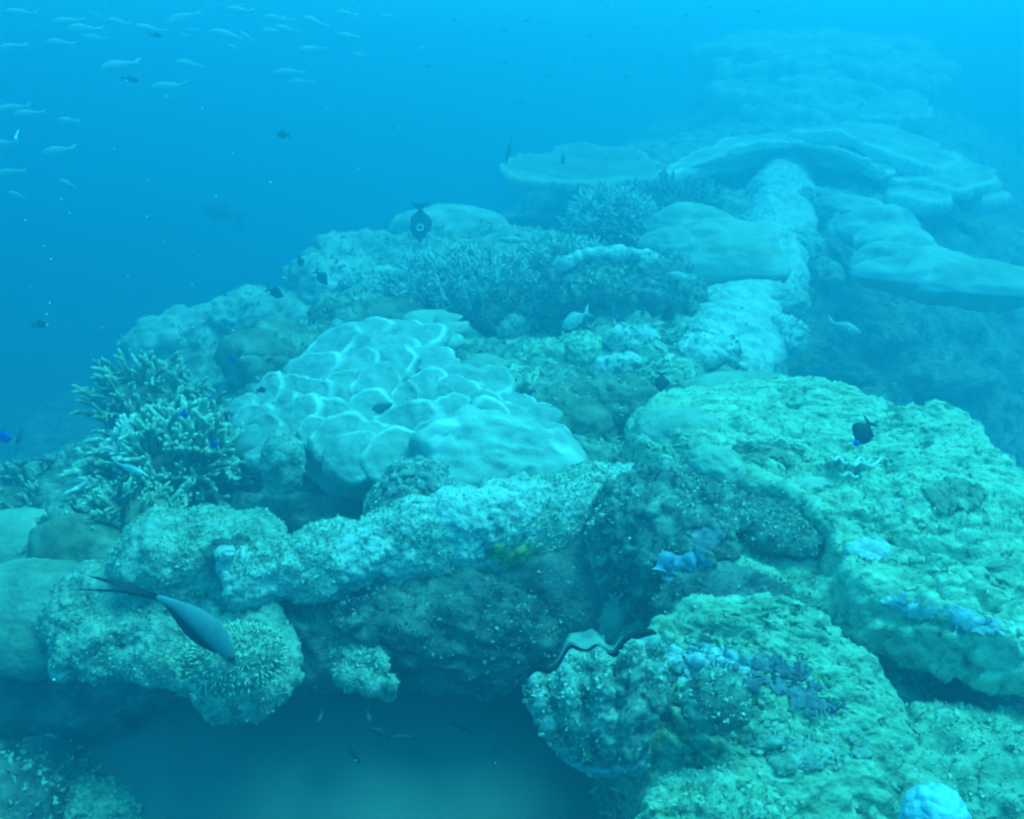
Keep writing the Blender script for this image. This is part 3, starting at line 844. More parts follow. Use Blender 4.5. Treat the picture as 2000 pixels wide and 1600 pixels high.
smooth_coral('bright pale blue sponge ball at the bottom edge', P(1825, 1600, 1.22), (.046, .04, .042), 5, 93, 'bluepale', name='sponge', cat='sponge', layers=[('fbm', 16, .010), ('lump', 60, .008), ('ridge', 90, .003)])

# ---- giant clam --------------------------------------------------------------------------
def clam():
    Lc = P(1165, 1345, 1.42)
    o = thing('giant_clam', 'crusted giant clam gaping with a black wavy line, beside the boulder', 'clam', Lc)
    # local frame: X along the opening, U up the valve, Nn towards the viewer
    X = RT * 0.99 + UP * 0.10; X /= np.linalg.norm(X)
    Nn = -FW * 0.86 + np.array((0, 0, .5)); Nn -= X * (Nn @ X); Nn /= np.linalg.norm(Nn)
    U = np.cross(Nn, X); U *= np.sign(U @ UP)
    zig_x = np.array([-1.0, -.81, -.62, -.5, -.31, -.08, .08, .29, .5, .77, .93, 1.0])
    zig_y = np.array([.20, .375, .28, .365, .74, .56, .68, .43, .735, .82, .80, .66])
    hw, hh = .112, .082
    _zx = np.linspace(-1, 1, 400); _zy = np.interp(_zx, zig_x, zig_y)
    _zy = np.convolve(np.pad(_zy, 10, mode='edge'), np.ones(21) / 21, 'valid'); zig_x, zig_y = _zx, _zy
    nu, nv = 120, 70
    def sheet(side, lift, top_off, bulge):
        u = np.linspace(-1, 1, nu); w = np.linspace(0, 1, nv)
        V = []
        for k in range(nv):
            t = w[k]                               # 0 at the lip, 1 at the hinge below
            top = np.interp(u, zig_x, zig_y) * hh + top_off
            bot = -hh * 1.35 + .02 * u * u
            y = top * (1 - t) + bot * t
            wd = hw * (1 - .38 * t ** 1.6)
            fold = .016 * np.cos(u * 4.3 * math.pi) * (1 - t) ** .5
            z = bulge * np.sqrt(np.clip(1 - (u * .93) ** 2, 0, 1)) * math.sin(math.pi * (0.18 + .82 * t) ** .8) ** .8 + fold + .005 * math.sin(t * 22)
            V.append(X * 1.0 * (u * wd)[:, None] + U * y[:, None] + Nn * (side * (z + lift))[:, None])
        return np.array(V)
    for side, top_off, nm, mat in ((1, 0.0, 'shell_valve', 'clam'), (-1, .013, 'shell_valve', 'clam')):
        A = sheet(side, .006, top_off, .072)
        Bk = A - Nn * (side * .012)
        v = np.concatenate([A.reshape(-1, 3), Bk.reshape(-1, 3)])
        i, j = np.meshgrid(np.arange(nu - 1), np.arange(nv - 1)); k = (j * nu + i).ravel(); m = nu * nv
        q = np.stack([k, k + 1, k + nu + 1, k + nu], 1)
        q2 = q[:, ::-1] + m
        j_ = np.arange(nu - 1); l_ = np.stack([j_, j_ + m, j_ + 1 + m, j_ + 1], 1)
        b = (nv - 1) * nu; l2 = np.stack([b + j_, b + j_ + 1, b + j_ + 1 + m, b + j_ + m], 1)
        r_ = np.arange(nv - 1) * nu; l3 = np.stack([r_, r_ + nu, r_ + nu + m, r_ + m], 1); r_ = r_ + nu - 1; l4 = np.stack([r_, r_ + m, r_ + nu + m, r_ + nu], 1)
        F = np.concatenate([q, q2, l_, l2, l3, l4])
        if side > 0: F = F[:, ::-1]
        F = np.concatenate([F[:, [0, 1, 2]], F[:, [0, 2, 3]]])
        n = vnormals(v, F)
        if n[nu * 30 + nu // 2] @ (Nn * side) < 0: F = F[:, ::-1]
        # keep the lip clean, rough crust lower down
        mk = np.concatenate([np.repeat(np.clip(np.linspace(0, 1, nv) * 9 - .3, .0, 1), nu), np.zeros(m)])
        v = displace(v, F, [('lump', 30, .018), ('ridge', 55, .007), ('lump', 90, .006)], 95 + side, world=Lc, mask=mk)
        pl = np.concatenate([np.repeat(np.clip(1 - np.linspace(0, 1, nv) * 14, 0, 1), nu)] * 2) * .12
        link(nm, mesh_data(nm, v, F, M[mat], {'pale': pl}), o)
        if side > 0:
            V, Fk, a = flakes(v, F, 2600, .010, 4, zmin=-1.0, upright=.5)
            ok = ((V.reshape(-1, 5, 3)[:, 0] @ U) < np.interp((V.reshape(-1, 5, 3)[:, 0] @ X) / hw, zig_x, zig_y) * hh - .006) & ((V.reshape(-1, 5, 3)[:, 0] @ Nn) > .012)
            ok = np.concatenate([ok, ok, ok]); Fk = Fk[ok]
            link('shell_crust', mesh_data('shell_crust', V, Fk, M['flake'], {'pale': a ** 2}, smooth=False), o, kind='stuff')
    # mantle: pale pad behind the gap, following the zigzag; black band paints the shade inside the gap
    u = np.linspace(-.97, .97, 110)
    top = np.interp(u, zig_x, zig_y) * hh
    def strip(y0, y1, z0, z1, nm, mat, th=.004):
        A = []
        for t in np.linspace(0, 1, 8):
            A.append(X * (u * hw)[:, None] + U * (y0 + (y1 - y0) * t)[:, None] + Nn * ((z0 + (z1 - z0) * t) + .004 * math.sin(t * math.pi) )[:, None])
        A = np.array(A); n1, n2 = A.shape[:2]
        v = A.reshape(-1, 3); v = np.concatenate([v, v - Nn * th])
        i, j = np.meshgrid(np.arange(n2 - 1), np.arange(n1 - 1)); k = (j * n2 + i).ravel()
        q = np.stack([k, k + 1, k + n2 + 1, k + n2], 1); F = np.concatenate([q, q[:, ::-1] + n1 * n2])
        link(nm, mesh_data(nm, v, F, M[mat]), o)
    strip(top - .03, top + .0185, np.full_like(u, -.002), np.full_like(u, .001), 'gape_shade', 'black')
    pad = .006 + .026 * np.exp(-((u + .05) / .30) ** 2)
    strip(top + .015, top + .015 + pad, np.full_like(u, .002), np.full_like(u, -.018), 'mantle', 'mantle')
clam()
rock('blue tinted crusted rock supporting the clam from below', P(1180, 1455, 1.42), (.085, .06, .04), 5, CRUST, 'lilac', 97, rot=rotm((0, 1, 0), .15), turf=900, tsize=.010)
rock('dark narrow rock wedged between clam and boulder', P(1280, 1430, 1.50), (.045, .07, .12), 5, CRUST, 'dark', 98, turf=500, flakemat='darkflake')

crust_patch('bright bluish white crust along the lower right edge of the slab', 'pale_crust', 'algae', slab_bvh, 1870, 1205, 150, 22, 60, .012, 'lilac', 182, ang=.24)
crust_patch('small bluish white crust under the left part of the slab edge', 'pale_crust', 'algae', slab_bvh, 1695, 1078, 32, 18, 16, .010, 'lilac', 183)
crust_patch('brownish patch of algae on the right part of the slab', 'brown_algae', 'algae', slab_bvh, 1870, 970, 60, 36, 30, .012, 'brown', 184)
crust_patch('dark tuft of algae left of the slab hollow', 'brown_algae', 'algae', slab_bvh, 1500, 885, 70, 24, 30, .010, 'brown', 185)

crust_patch('yellow tinged sponge patch low on the front of the rock bar', 'sponge_crust', 'sponge', bar_bvh, 1005, 1080, 50, 20, 26, .010, 'yellow', 186)
face_bvh = face_vf
crust_patch('blue crust on the rock face under the slab', 'blue_crust', 'algae', face_bvh, 1320, 1105, 60, 32, 44, .010, 'bluecrust', 188)
crust_patch('violet crust high on the rock face under the slab', 'violet_crust', 'algae', face_bvh, 1370, 1055, 50, 24, 26, .010, 'purple', 189)
# ---- central pale lobed coral -------------------------------------------------------------
def dcoral(px, py):
    return 3.30 - (py - 660) / 290.0 * 0.85
def lobed():
    c = P(800, 830, 2.85)
    o = thing('lobed_coral', 'large pale coral of rounded shingled lobes in the middle of the reef', 'coral', c)
    v, f = blob((.47, .44, .12), 6, [('fbm', 3, .05), ('lump', 7, .03)], 101, rot=rotm((1, 0, 0), .10), flat=.7, world=c)
    # shear the base so that it leans to the outline of the colony
    v[:, 0] += (-.10) * v[:, 1] + .04
    put(o, v + c + np.array((0, 0.09, -.085)), f, M['lobe'], c, 'coral_base', {'pale': np.full(len(v), .12)})
    Ls = [(700, 690, 64, 34), (775, 688, 66, 32), (742, 718, 74, 28), (655, 705, 62, 34), (820, 700, 50, 30), (612, 752, 55, 34), (690, 745, 58, 26), (763, 752, 52, 36), (843, 735, 44, 30), (575, 790, 38, 30),
          (738, 795, 48, 36), (668, 800, 42, 36), (605, 805, 50, 28), (905, 772, 40, 26), (960, 775, 44, 26), (835, 800, 34, 40), (893, 800, 40, 26), (800, 822, 26, 34), (722, 840, 46, 30),
          (585, 842, 46, 30), (640, 845, 44, 28), (885, 852, 42, 36), (940, 828, 40, 24), (1003, 818, 38, 26), (1008, 850, 38, 28), (948, 872, 52, 40), (1060, 835, 36, 26), (1070, 868, 38, 22),
          (800, 870, 64, 34), (728, 893, 38, 26), (668, 885, 46, 34), (620, 872, 30, 24), (700, 925, 56, 30), (780, 925, 64, 34), (855, 890, 40, 28), (1092, 896, 36, 24), (1030, 885, 42, 24),
          (975, 930, 126, 40), (880, 915, 40, 30), (1050, 905, 60, 28), (530, 780, 34, 26), (558, 822, 30, 26), (500, 835, 40, 28), (480, 800, 30, 20), (520, 868, 40, 30)]
    up = np.array((-.05, -.42, 1.0)); up /= np.linalg.norm(up)
    for k, (x, y, rx, ry) in enumerate(Ls):
        d = dcoral(x, y)
        p = P(x, y, d) + np.array((0, 0, .05 * (1 - ((x - 800) / 340) ** 2)))
        a = rx * d / FPX * 1.27
        b = max(a * .62, ry * d / FPX * 1.9)
        h = .030 + .16 * min(a, .12)
        vv, ff = ico(5)
        rr = np.linalg.norm(vv[:, :2], axis=1)
        ang = np.arctan2(vv[:, 1], vv[:, 0])
        wob = 1 + .10 * np.sin(2 * ang + k * 1.7) + .06 * np.sin(3 * ang + k * 2.9) + .03 * np.sin(7 * ang + k)
        z = vv[:, 2] * h
        top = vv[:, 2] > -0.1
        z = np.where(top, z - h * (.34 + .14 * math.sin(k * 2.3)) * np.clip(1 - (rr / .80) ** 2, 0, 1) ** .8, z * 1.2)
        loc = np.stack([vv[:, 0] * wob * a, vv[:, 1] * wob * b, z], 1)
        tilt = up + np.array((random.uniform(-.26, .26) + (x - 800) / 1100, random.uniform(-.25, .05) - (y - 790) / 420, 0))
        Fr = frame_from(tilt, (0, 1, 0))
        w = loc @ Fr.T + p
        if rx > 100: w = displace(w, ff, [('ridge', (5, 12, 14), .022), ('fbm', 9, .02)], 109)
        w = displace(w, ff, [('fbm', 7, .012), ('fbm', 18, .007), ('lump', 60, .002)], 110)
        rim = np.clip(1 - np.abs(rr - .84) / .12, 0, 1) * top + .10
        rim = np.clip(rim * (0.5 + .9 * fbm(w * 9, 2, 4)) + (.20 if rx > 100 else 0), 0, 1)
        put(o, w, ff, M['lobe'], c, 'lobe', {'pale': rim})
    # left flank lobes, darker, hanging
    for k, (x, y, rx, ry, d) in enumerate([(495, 875, 48, 40, 2.72), (545, 770, 45, 24, 3.0), (468, 890, 30, 30, 2.70)]):
        p = P(x, y, d); a = rx * d / FPX
        vv, ff = ico(4); w = vv * np.array((a, a * .8, ry * d / FPX)) + p
        w = displace(w, ff, [('fbm', 9, .02)], 120 + k)
        put(o, w, ff, M['lobe'], c, 'lobe', {'pale': np.zeros(len(w))})
lobed()
rock('pointed pale knob in the shadow left of the lobed coral', P(553, 905, 2.50), (.045, .05, .085), 5, [('ridge', 12, .02), ('lump', 26, .012)], 'ledge', 125, turf=500, tsize=.01)
rock('dark flat plates in the shadow under the lobed coral', P(600, 985, 2.66), (.22, .14, .04), 5, [('ridge', (14, 40, 30), .02), ('lump', 20, .012)], 'dark', 126)  # dark colour paints in the shade of the cave here

# ---- branching corals --------------------------------------------------------------------
def finger_mesh(segs, nsub, L, r, seed, nseg=6):
    """one branch with side fingers growing along +Z; returns verts, tris, pale-tip value"""
    rs = np.random.RandomState(seed)
    V = []; F = []; A = []
    def limb(p0, d, l, r0, depth):
        k0 = sum(len(x) for x in V)
        p = np.array(p0, float); d = np.array(d, float) / np.linalg.norm(d)
        bend = rs.normal(size=3) * .30
        n = segs
        s = np.cross(d, rs.normal(size=3)); s /= np.linalg.norm(s)
        pts_ = []
        for i in range(n + 1):
            t = i / n
            pts_.append((p.copy(), d.copy()))
            rad = r0 * (1 - .38 * t) * (1.0 if i < n else .55) * (1 + .08 * rs.normal())
            u = np.cross(d, s); u /= np.linalg.norm(u); s2 = np.cross(u, d)
            a = np.linspace(0, 2 * math.pi, nseg, endpoint=False)
            V.append(p + rad * (np.cos(a)[:, None] * s2 + np.sin(a)[:, None] * u))
            A.append(np.full(nseg, np.clip((t - .55) / .45, 0, 1) ** 1.3))
            d = d + bend / n + np.array((0, 0, .25 / n)); d /= np.linalg.norm(d)
            p = p + d * l / n
        V.append((p - d * l / n * .65)[None]); A.append(np.ones(1))
        j = np.arange(nseg); j2 = (j + 1) % nseg
        for i in range(n):
            a0 = k0 + i * nseg
            F.append(np.stack([a0 + j, a0 + j2, a0 + nseg + j2], 1)); F.append(np.stack([a0 + j, a0 + nseg + j2, a0 + nseg + j], 1))
        e = k0 + (n + 1) * nseg
        F.append(np.stack([k0 + n * nseg + j, k0 + n * nseg + j2, np.full(nseg, e)], 1))
        if depth > 0:
            for q in range(nsub):
                i = rs.randint(1, n)
                b, dd = pts_[i]
                sd = dd * .7 + rs.normal(size=3) * .55
                limb(b, sd, l * rs.uniform(.35, .6), r0 * .80, depth - 1)
    limb((0, 0, 0), (rs.normal() * .1, rs.normal() * .1, 1), L, r, 1)
    return np.concatenate(V), np.concatenate(F), np.concatenate(A)

def colony(label, name, c, Rx, nb, L, r, mat, seed, parts=True, variants=8, base='brown', spread=1.0, group=None, nsub=4, white=None, face=None, segs=5, lean=(0, 0, 0.35)):
    """branching coral: dome of branches on a low base"""
    rs = np.random.RandomState(seed)
    c = np.asarray(c, float)
    o = thing(name, label, 'coral', c, group)
    v, f = blob(np.array(Rx) * .72, 4, [('fbm', 5, .03), ('lump', 14, .02)], seed, world=c)
    put(o, v + c, f, M[base], c, 'coral_base', {'pale': np.zeros(len(v))})
    vs = [finger_mesh(segs, nsub, L * (.8 + .5 * ((k * 7) % 5) / 4), r * (.72 + .65 * ((k * 3) % 5) / 4), seed * 100 + k) for k in range(variants)]
    mats = [M[mat], M['white']]
    tones = [mat, mat, mat + '_pale', mat + '_dark'] if mat == 'stag' else [mat]
    meshes = [mesh_data('branch', *x[:2], M[tones[k % len(tones)]], {'pale': x[2]}) for k, x in enumerate(vs)] if parts else None
    wm = [mesh_data('branch', *x[:2], M['white'], {'pale': x[2]}) for x in vs[:3]] if parts and white else None
    VV = []; FF = []; AA = []; k0 = 0
    made = 0; tries = 0
    while made < nb and tries < nb * 20:
        tries += 1
        n = rs.normal(size=3); n /= np.linalg.norm(n)
        if n[2] < -.25: continue
        if face is not None and n @ face < -.35: continue
        p = n * np.array(Rx) * rs.uniform(.62, .86)
        d = n * spread + np.array(lean) + rs.normal(size=3) * .16
        Fr = frame_from(d, rs.normal(size=3)); s = rs.uniform(.65, 1.15)
        k = rs.randint(variants)
        if parts:
            wp = p + c
            isw = white is not None and any(np.linalg.norm(wp + d / np.linalg.norm(d) * L * .6 - q) < rad for q, rad in white)
            b = link('branch', wm[k % 3] if isw else meshes[k], o, label='bleached white branch' if isw else None)
            mt = Matrix([list(Fr[i] * s) for i in range(3)]).to_4x4(); mt.translation = Vector(p)
            b.matrix_local = mt
        else:
            x = vs[k]
            VV.append((x[0] * s) @ Fr.T + p); FF.append(x[1] + k0); AA.append(x[2]); k0 += len(x[0])
        made += 1
    if not parts:
        link('branches', mesh_data('branches', np.concatenate(VV), np.concatenate(FF), M[mat], {'pale': np.concatenate(AA)}), o, kind='stuff')
    return o
TOV = -FW                       # towards the viewer
colony('olive staghorn coral bush with pale tips and two bleached clumps', 'staghorn_coral', P(335, 925, 2.72), (.225, .20, .165), 210, .080, .0122, 'stag', 131,
       white=[(P(235, 858, 2.58), .065), (P(190, 970, 2.58), .055)], face=TOV, variants=8)
colony('low ragged branching coral behind the staghorn bush at the left edge', 'branching_coral', P(70, 990, 3.1), (.25, .2, .10), 100, .07, .0105, 'stag', 132, face=TOV, group='branching corals at the left')
colony('small hazy branching coral just behind the top left of the staghorn bush', 'branching_coral', P(290, 805, 3.1), (.22, .16, .14), 80, .085, .011, 'stag', 133, face=TOV, group='branching corals at the left')
colony('small bushy branching coral in the crust below the staghorn', 'branching_coral', P(255, 1015, 2.35), (.13, .11, .07), 60, .06, .008, 'stag', 134, face=TOV, group='branching corals at the left')
colony('wide thicket of fine upright fingers in the middle distance', 'finger_coral', P(905, 575, 4.45), (.42, .35, .17), 420, .10, .0085, 'massive2', 135, parts=False, face=TOV, spread=.5, lean=(-.1, 0, .8), nsub=3, segs=4)
colony('round thicket of pale tipped fingers in the shadow before the plate coral', 'finger_coral', P(1195, 445, 5.3), (.24, .22, .18), 240, .11, .011, 'massive2', 136, parts=False, face=TOV, nsub=3, segs=4)
colony('small tuft of pale fingers on top of the dark hollow rock', 'finger_coral', P(1105, 525, 4.2), (.15, .12, .08), 110, .085, .0085, 'massive2', 137, parts=False, face=TOV, lean=(0, 0, .7), nsub=3, segs=4)
colony('dim thicket of fingers between the round thicket and the silted bar', 'finger_coral', P(1320, 400, 6.0), (.30, .25, .12), 170, .11, .011, 'brown', 138, parts=False, face=TOV, nsub=2, segs=4)

# ---- middle distance rocks and corals ----------------------------------------------------
c = P(1210, 590, 4.05)
v, f = blob((.36, .26, .20), 6, [('fbm', 4, .07), ('lump', 10, .05), ('ridge', 18, .022), ('lump', 34, .012)], 141, world=c)
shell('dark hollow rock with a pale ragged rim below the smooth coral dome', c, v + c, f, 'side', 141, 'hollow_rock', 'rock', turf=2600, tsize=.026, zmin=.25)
# ragged pale rim on it
q = [P(1090, 520, 3.9), P(1150, 500, 3.95), P(1230, 500, 3.95), P(1290, 520, 3.9), P(1312, 570, 3.85), P(1352, 600, 3.85)]
v, f = tube(q, [.02, .03, .026, .024, .022, .012], 16, 90, [('lump', 18, .03), ('ridge', 24, .014)], 142)
shell('ragged pale crust edge along the top of the dark hollow rock', v.mean(0), v, f, 'crust', 142, 'crust_edge', 'coral', turf=500, tsize=.02, part='crust_body')
def layered_dome(label, c, plates, mat, seed, name='massive_coral', group=None):
    """smooth overlapping caps: plates = (px, py, d, rx px, ry px, thickness)"""
    o = thing(name, label, 'coral', c, group)
    for k, (x, y, d, rx, ry, th) in enumerate(plates):
        vv, ff = ico(5)
        a = rx * d / FPX; b = a * .8
        rr = np.linalg.norm(vv[:, :2], axis=1); an = np.arctan2(vv[:, 1], vv[:, 0])
        wob = 1 + .07 * np.sin(2 * an + k + seed) + .06 * np.sin(3 * an + 2 * k) + .03 * np.sin(6 * an + k)
        w = np.stack([vv[:, 0] * a * wob, vv[:, 1] * b * wob, np.where(vv[:, 2] > 0, vv[:, 2] * ry * d / FPX * 1.1, vv[:, 2] * th)], 1)
        w = displace(w + P(x, y, d), ff, [('fbm', 4, .022), ('ridge', (3, 3, 12), .010), ('lump', 40, .002)], seed + k)
        pale = np.clip((rr - .80) / .2, 0, 1) * (vv[:, 2] > -.05) * .8 + np.clip(fbm(w * 4, 2, 6), 0, .35)
        put(o, w, ff, M[mat], c, 'coral_cap', {'pale': pale})
    return o
layered_dome('smooth layered coral dome leaning over the silted bar', P(1400, 500, 4.6), [(1350, 452, 4.95, 82, 46, .10), (1388, 484, 4.7, 115, 50, .12), (1425, 522, 4.45, 110, 56, .14), (1315, 482, 4.6, 60, 32, .06)], 'massive', 151)
layered_dome('broad tilted smooth coral plate at the right edge', P(1820, 560, 4.6), [(1730, 520, 4.75, 62, 40, .12), (1790, 535, 4.7, 120, 44, .10), (1880, 555, 4.6, 130, 44, .10), (1930, 580, 4.5, 60, 34, .08), (1770, 490, 4.95, 60, 22, .05)], 'massive2', 152)
layered_dome('smaller smooth coral above the tilted plate on the right', P(1715, 455, 5.4), [(1720, 450, 5.5, 78, 40, .12), (1740, 475, 5.3, 70, 30, .08)], 'massive2', 153)
layered_dome('low flat coral sheet beneath the arched plate on the right', P(1640, 400, 6.3), [(1640, 405, 6.3, 90, 22, .10), (1700, 420, 6.2, 60, 16, .08)], 'massive2', 154)
layered_dome('small bright coral lump behind the lobed coral', P(840, 645, 3.75), [(838, 640, 3.75, 62, 34, .08), (880, 640, 3.7, 40, 26, .06), (850, 668, 3.6, 55, 24, .06)], 'massive2', 155)
layered_dome('pointed pale coral cap right of the lobed coral', P(940, 730, 3.2), [(942, 728, 3.2, 52, 30, .07)], 'massive', 156)
# left slope mounds
g_ = 'hazy coral mounds on the left slope'
def mound(label, x, y, d, rx, ry, seed, mat='massive2', lay=None):
    c = P(x, y, d); a = rx * d / FPX; h = ry * d / FPX
    v, f = blob((a * 1.1, a * .95, h * .9), 5, lay or [('fbm', 2.5, .09), ('lump', 8, .06), ('ridge', 16, .03), ('lump', 26, .014)], seed, world=c)
    o = thing('coral_mound', label, 'coral', c, g_)
    put(o, v + c, f, M[mat], c, 'coral_head', {'pale': np.clip(fbm((v + c) * 6, 3, seed), 0, .5)})
    if lay is None:
        V, F, pa = flakes(v + c, f, 500, .035, seed, 0)
        put(o, V, F, M['flake'], c, 'algae_turf', {'pale': pa ** 2}, smooth=False, kind='stuff')
mound('farthest hazy mound at the left edge of the reef', 400, 665, 5.0, 115, 62, 161)
mound('bumpy hazy coral mound above the left edge mound', 530, 620, 4.9, 105, 40, 162)
mound('brown lumpy coral slope left of the lobed coral', 560, 700, 4.0, 110, 60, 163, 'brown')
mound('knobbly mound under the two small dark fish', 660, 560, 5.0, 80, 50, 164)
mound('lumpy crest of corals on the left skyline', 690, 505, 5.6, 85, 36, 165)
mound('little bright double lump on the skyline under the dark upright fish', 790, 490, 5.5, 45, 24, 166)
mound('smooth sloping coral behind the finger thicket', 880, 450, 5.9, 110, 52, 167, lay=[('fbm', 2.5, .06), ('lump', 30, .004)])
mound('low rounded coral at the foot of the table coral', 955, 465, 5.9, 60, 30, 168, lay=[('fbm', 2.5, .06), ('lump', 30, .004)])
mound('low brown coral patch behind the bright coral lump', 720, 620, 4.3, 90, 34, 169, 'brown')
mound('low ridge of coral knobs on the left of the finger thicket', 735, 575, 4.6, 60, 34, 170)

# plates ------------------------------------------------------------------------------------
def plate(label, pts_, thick, bulge, mat, seed, dish=0.0, name='plate_coral', n=240, rings=34, rimw=.06, group=None, layers=None, extra=None):
    v, f, r = slab(pts_, thick, bulge, layers or [('fbm', 1.8, .04), ('ridge', (2, 5, 5), .020), ('lump', 16, .006)], n=n, rings=rings, seed=seed, dish=dish, ragged=.07)
    c = v.mean(0)
    o = thing(name, label, 'coral', c, group)
    pale = np.clip((r - (1 - rimw)) / rimw, 0, 1) * .95 + np.clip(fbm(v * 3, 3, seed), 0, .4)
    put(o, v, f, M[mat], c, 'coral_plate', {'pale': np.clip(pale, 0, 1)})
    return o, c
plate('flat table coral with a thin pale rim and deep shade beneath', [P(985, 330, 6.5), P(1010, 348, 6.25), P(1090, 358, 6.2), P(1200, 356, 6.3), P(1300, 345, 6.5), P(1285, 325, 7.0), P(1240, 300, 7.5), P(1140, 288, 7.8), P(1050, 300, 7.6), P(1000, 316, 7.0)], .035, .0, 'dome', 171, dish=.05)
plate('arched plate coral curving over the head of the silted bar', [P(1300, 346, 6.4), P(1380, 312, 6.5), P(1460, 284, 6.6), P(1530, 275, 6.6), P(1620, 286, 6.5), P(1690, 312, 6.4), P(1722, 335, 6.35), P(1740, 318, 6.9), P(1700, 285, 7.4), P(1600, 258, 7.8), P(1500, 258, 7.9), P(1400, 285, 7.6), P(1330, 320, 7.0)], .05, .01, 'massive2', 172)
g_ = 'stepped plate corals right of the arch'
plate('upper plate coral stepping down to the right from the arch', [P(1560, 262, 7.4), P(1640, 258, 7.1), P(1720, 290, 6.8), P(1790, 318, 6.6), P(1840, 330, 6.6), P(1850, 300, 7.2), P(1780, 262, 7.9), P(1690, 240, 8.4), P(1600, 245, 8.2)], .09, .05, 'massive2', 173, group=g_)
plate('long plate coral reaching farthest right below the arch', [P(1720, 345, 6.7), P(1800, 355, 6.4), P(1880, 368, 6.2), P(1935, 352, 6.4), P(1920, 330, 6.9), P(1850, 300, 7.5), P(1770, 305, 7.5)], .08, .04, 'massive2', 174, group=g_)
plate('lower short plate coral tucked under the long one', [P(1740, 375, 6.5), P(1800, 392, 6.2), P(1850, 385, 6.2), P(1845, 365, 6.6), P(1790, 355, 6.9)], .08, .03, 'massive2', 175, group=g_)
plate('little separate coral cap beyond the tip of the long plate', [P(1895, 385, 6.4), P(1930, 392, 6.3), P(1955, 382, 6.4), P(1940, 370, 6.7), P(1905, 372, 6.7)], .08, .03, 'massive2', 176, group=g_)
# far summit mound of stacked plates
c = P(1590, 180, 10.2)
o = thing('coral_mound', 'far hazy summit of stacked plate corals at the top right', 'coral', c)
for k, (x, y, d, rx, th) in enumerate([(1610, 88, 11.0, 190, .18), (1560, 108, 10.7, 200, .2), (1700, 120, 10.5, 130, .18), (1590, 132, 10.3, 170, .2), (1740, 150, 10.2, 95, .18), (1520, 150, 10.2, 110, .2), (1620, 165, 10.0, 120, .2), (1490, 185, 9.8, 90, .2), (1600, 195, 9.7, 110, .2), (1555, 222, 9.4, 90, .2), (1660, 220, 9.5, 80, .2)]):
    an = np.linspace(0, 2 * math.pi, 12, endpoint=False); a = rx * d / FPX
    rs = np.random.RandomState(180 + k)
    pp = [P(x, y, d) + np.array((a * math.cos(t) * rs.uniform(.8, 1.15), a * .7 * math.sin(t) * rs.uniform(.8, 1.1), -.05 * math.cos(t) + rs.uniform(-.06, .06))) for t in an]
    v, f, r = slab(pp, th, .12, [('fbm', 1.5, .10), ('lump', 4, .08), ('ridge', 5, .03)], n=180, rings=24, seed=180 + k, ragged=.09)
    put(o, v, f, M['massive2'], c, 'coral_plate', {'pale': np.clip((r - .9) / .1, 0, 1) * .5})
plate('hazy tilted plate coral below the right side of the summit', [P(1690, 222, 8.8), P(1760, 228, 8.6), P(1810, 225, 8.6), P(1800, 195, 9.2), P(1770, 178, 9.6), P(1715, 195, 9.3)], .10, .08, 'massive2', 191)

# silted bar running up the ridge --------------------------------------------------------------
q = [P(1385, 750, 3.30), P(1410, 690, 3.65), P(1438, 625, 4.05), P(1475, 560, 4.5), P(1508, 490, 5.05), P(1522, 420, 5.75), P(1530, 360, 6.4), P(1534, 325, 6.9)]
q = [p + np.array((0, 0, -.06)) for p in q]
v, f = tube(q, [.21, .21, .205, .20, .20, .20, .20, .19], 110, 260, [('fbm', 2.2, .05), ('fbm', 6, .025), ('lump', 10, .02), ('ridge', (9, 26, 26), .014), ('lump', 36, .008)], 201, squash=.85)
shell('pale silted round bar running back along the reef crest', v.mean(0), v, f, 'pipe', 201, 'rock_bar', 'rock', turf=3500, tsize=.020, flakemat='paleflake')
rock('knobbly coral clump on the right flank of the silted bar', P(1540, 600, 4.1), (.10, .09, .08), 5, CRUST, 'massive2', 202, turf=400, tsize=.02)
rock('round pale green boulder at the left foot of the silted bar', P(1330, 668, 3.6), (.09, .08, .06), 5, [('fbm', 8, .02), ('lump', 30, .01)], 'massive', 203)
rock('bright crust cap on the silted bar below the dome coral', P(1400, 625, 3.95), (.17, .12, .05), 5, CRUST, 'pipe', 204, turf=500, tsize=.016)
for k, (x, y, d, r_, lab) in enumerate([(1590, 400, 5.8, .12, 'ragged clump on the upper right flank of the silted bar'),
        (1520, 660, 3.85, .10, 'dull clump at the right foot of the silted bar'), (1350, 700, 3.4, .12, 'pale rubble heap against the lower end of the silted bar'), (1565, 480, 5.0, .10, 'clump between silted bar and dome coral on the right')]):
    rock(lab, P(x, y, d), (r_, r_ * .8, r_ * .7), 5, [('lump', 9, .05), ('ridge', 18, .03), ('lump', 34, .012)], ('massive2', 'pipe', 'reef')[k % 3], 240 + k, turf=350, tsize=.024, flakemat='paleflake')
# shaded gully on the right
g_ = 'dim boulders in the gully on the right'
for k, (x, y, d, rx, ry, lab) in enumerate([(1560, 715, 4.2, 60, 26, 'dim boulder in the gully close against the bar'), (1640, 735, 4.3, 70, 22, 'long dim boulder in the gully behind the slab'), (1600, 545, 5.2, 45, 40, 'dark knob between the dome coral and the tilted plate'),
        (1590, 690, 4.5, 50, 20, 'flat dim stone higher in the gully'), (1840, 740, 4.6, 110, 30, 'broad dim swell on the gully floor at the right'), (1700, 660, 5.0, 90, 30, 'dim rise below the tilted plate coral')]):
    h, n = on_reef(x, y)
    d = float((h - CAM) @ FW) if h is not None else d
    rock(lab, P(x, y, d), (rx * d / FPX, .13, ry * d / FPX), 5, CRUST, 'reef', 210 + k, group=g_)
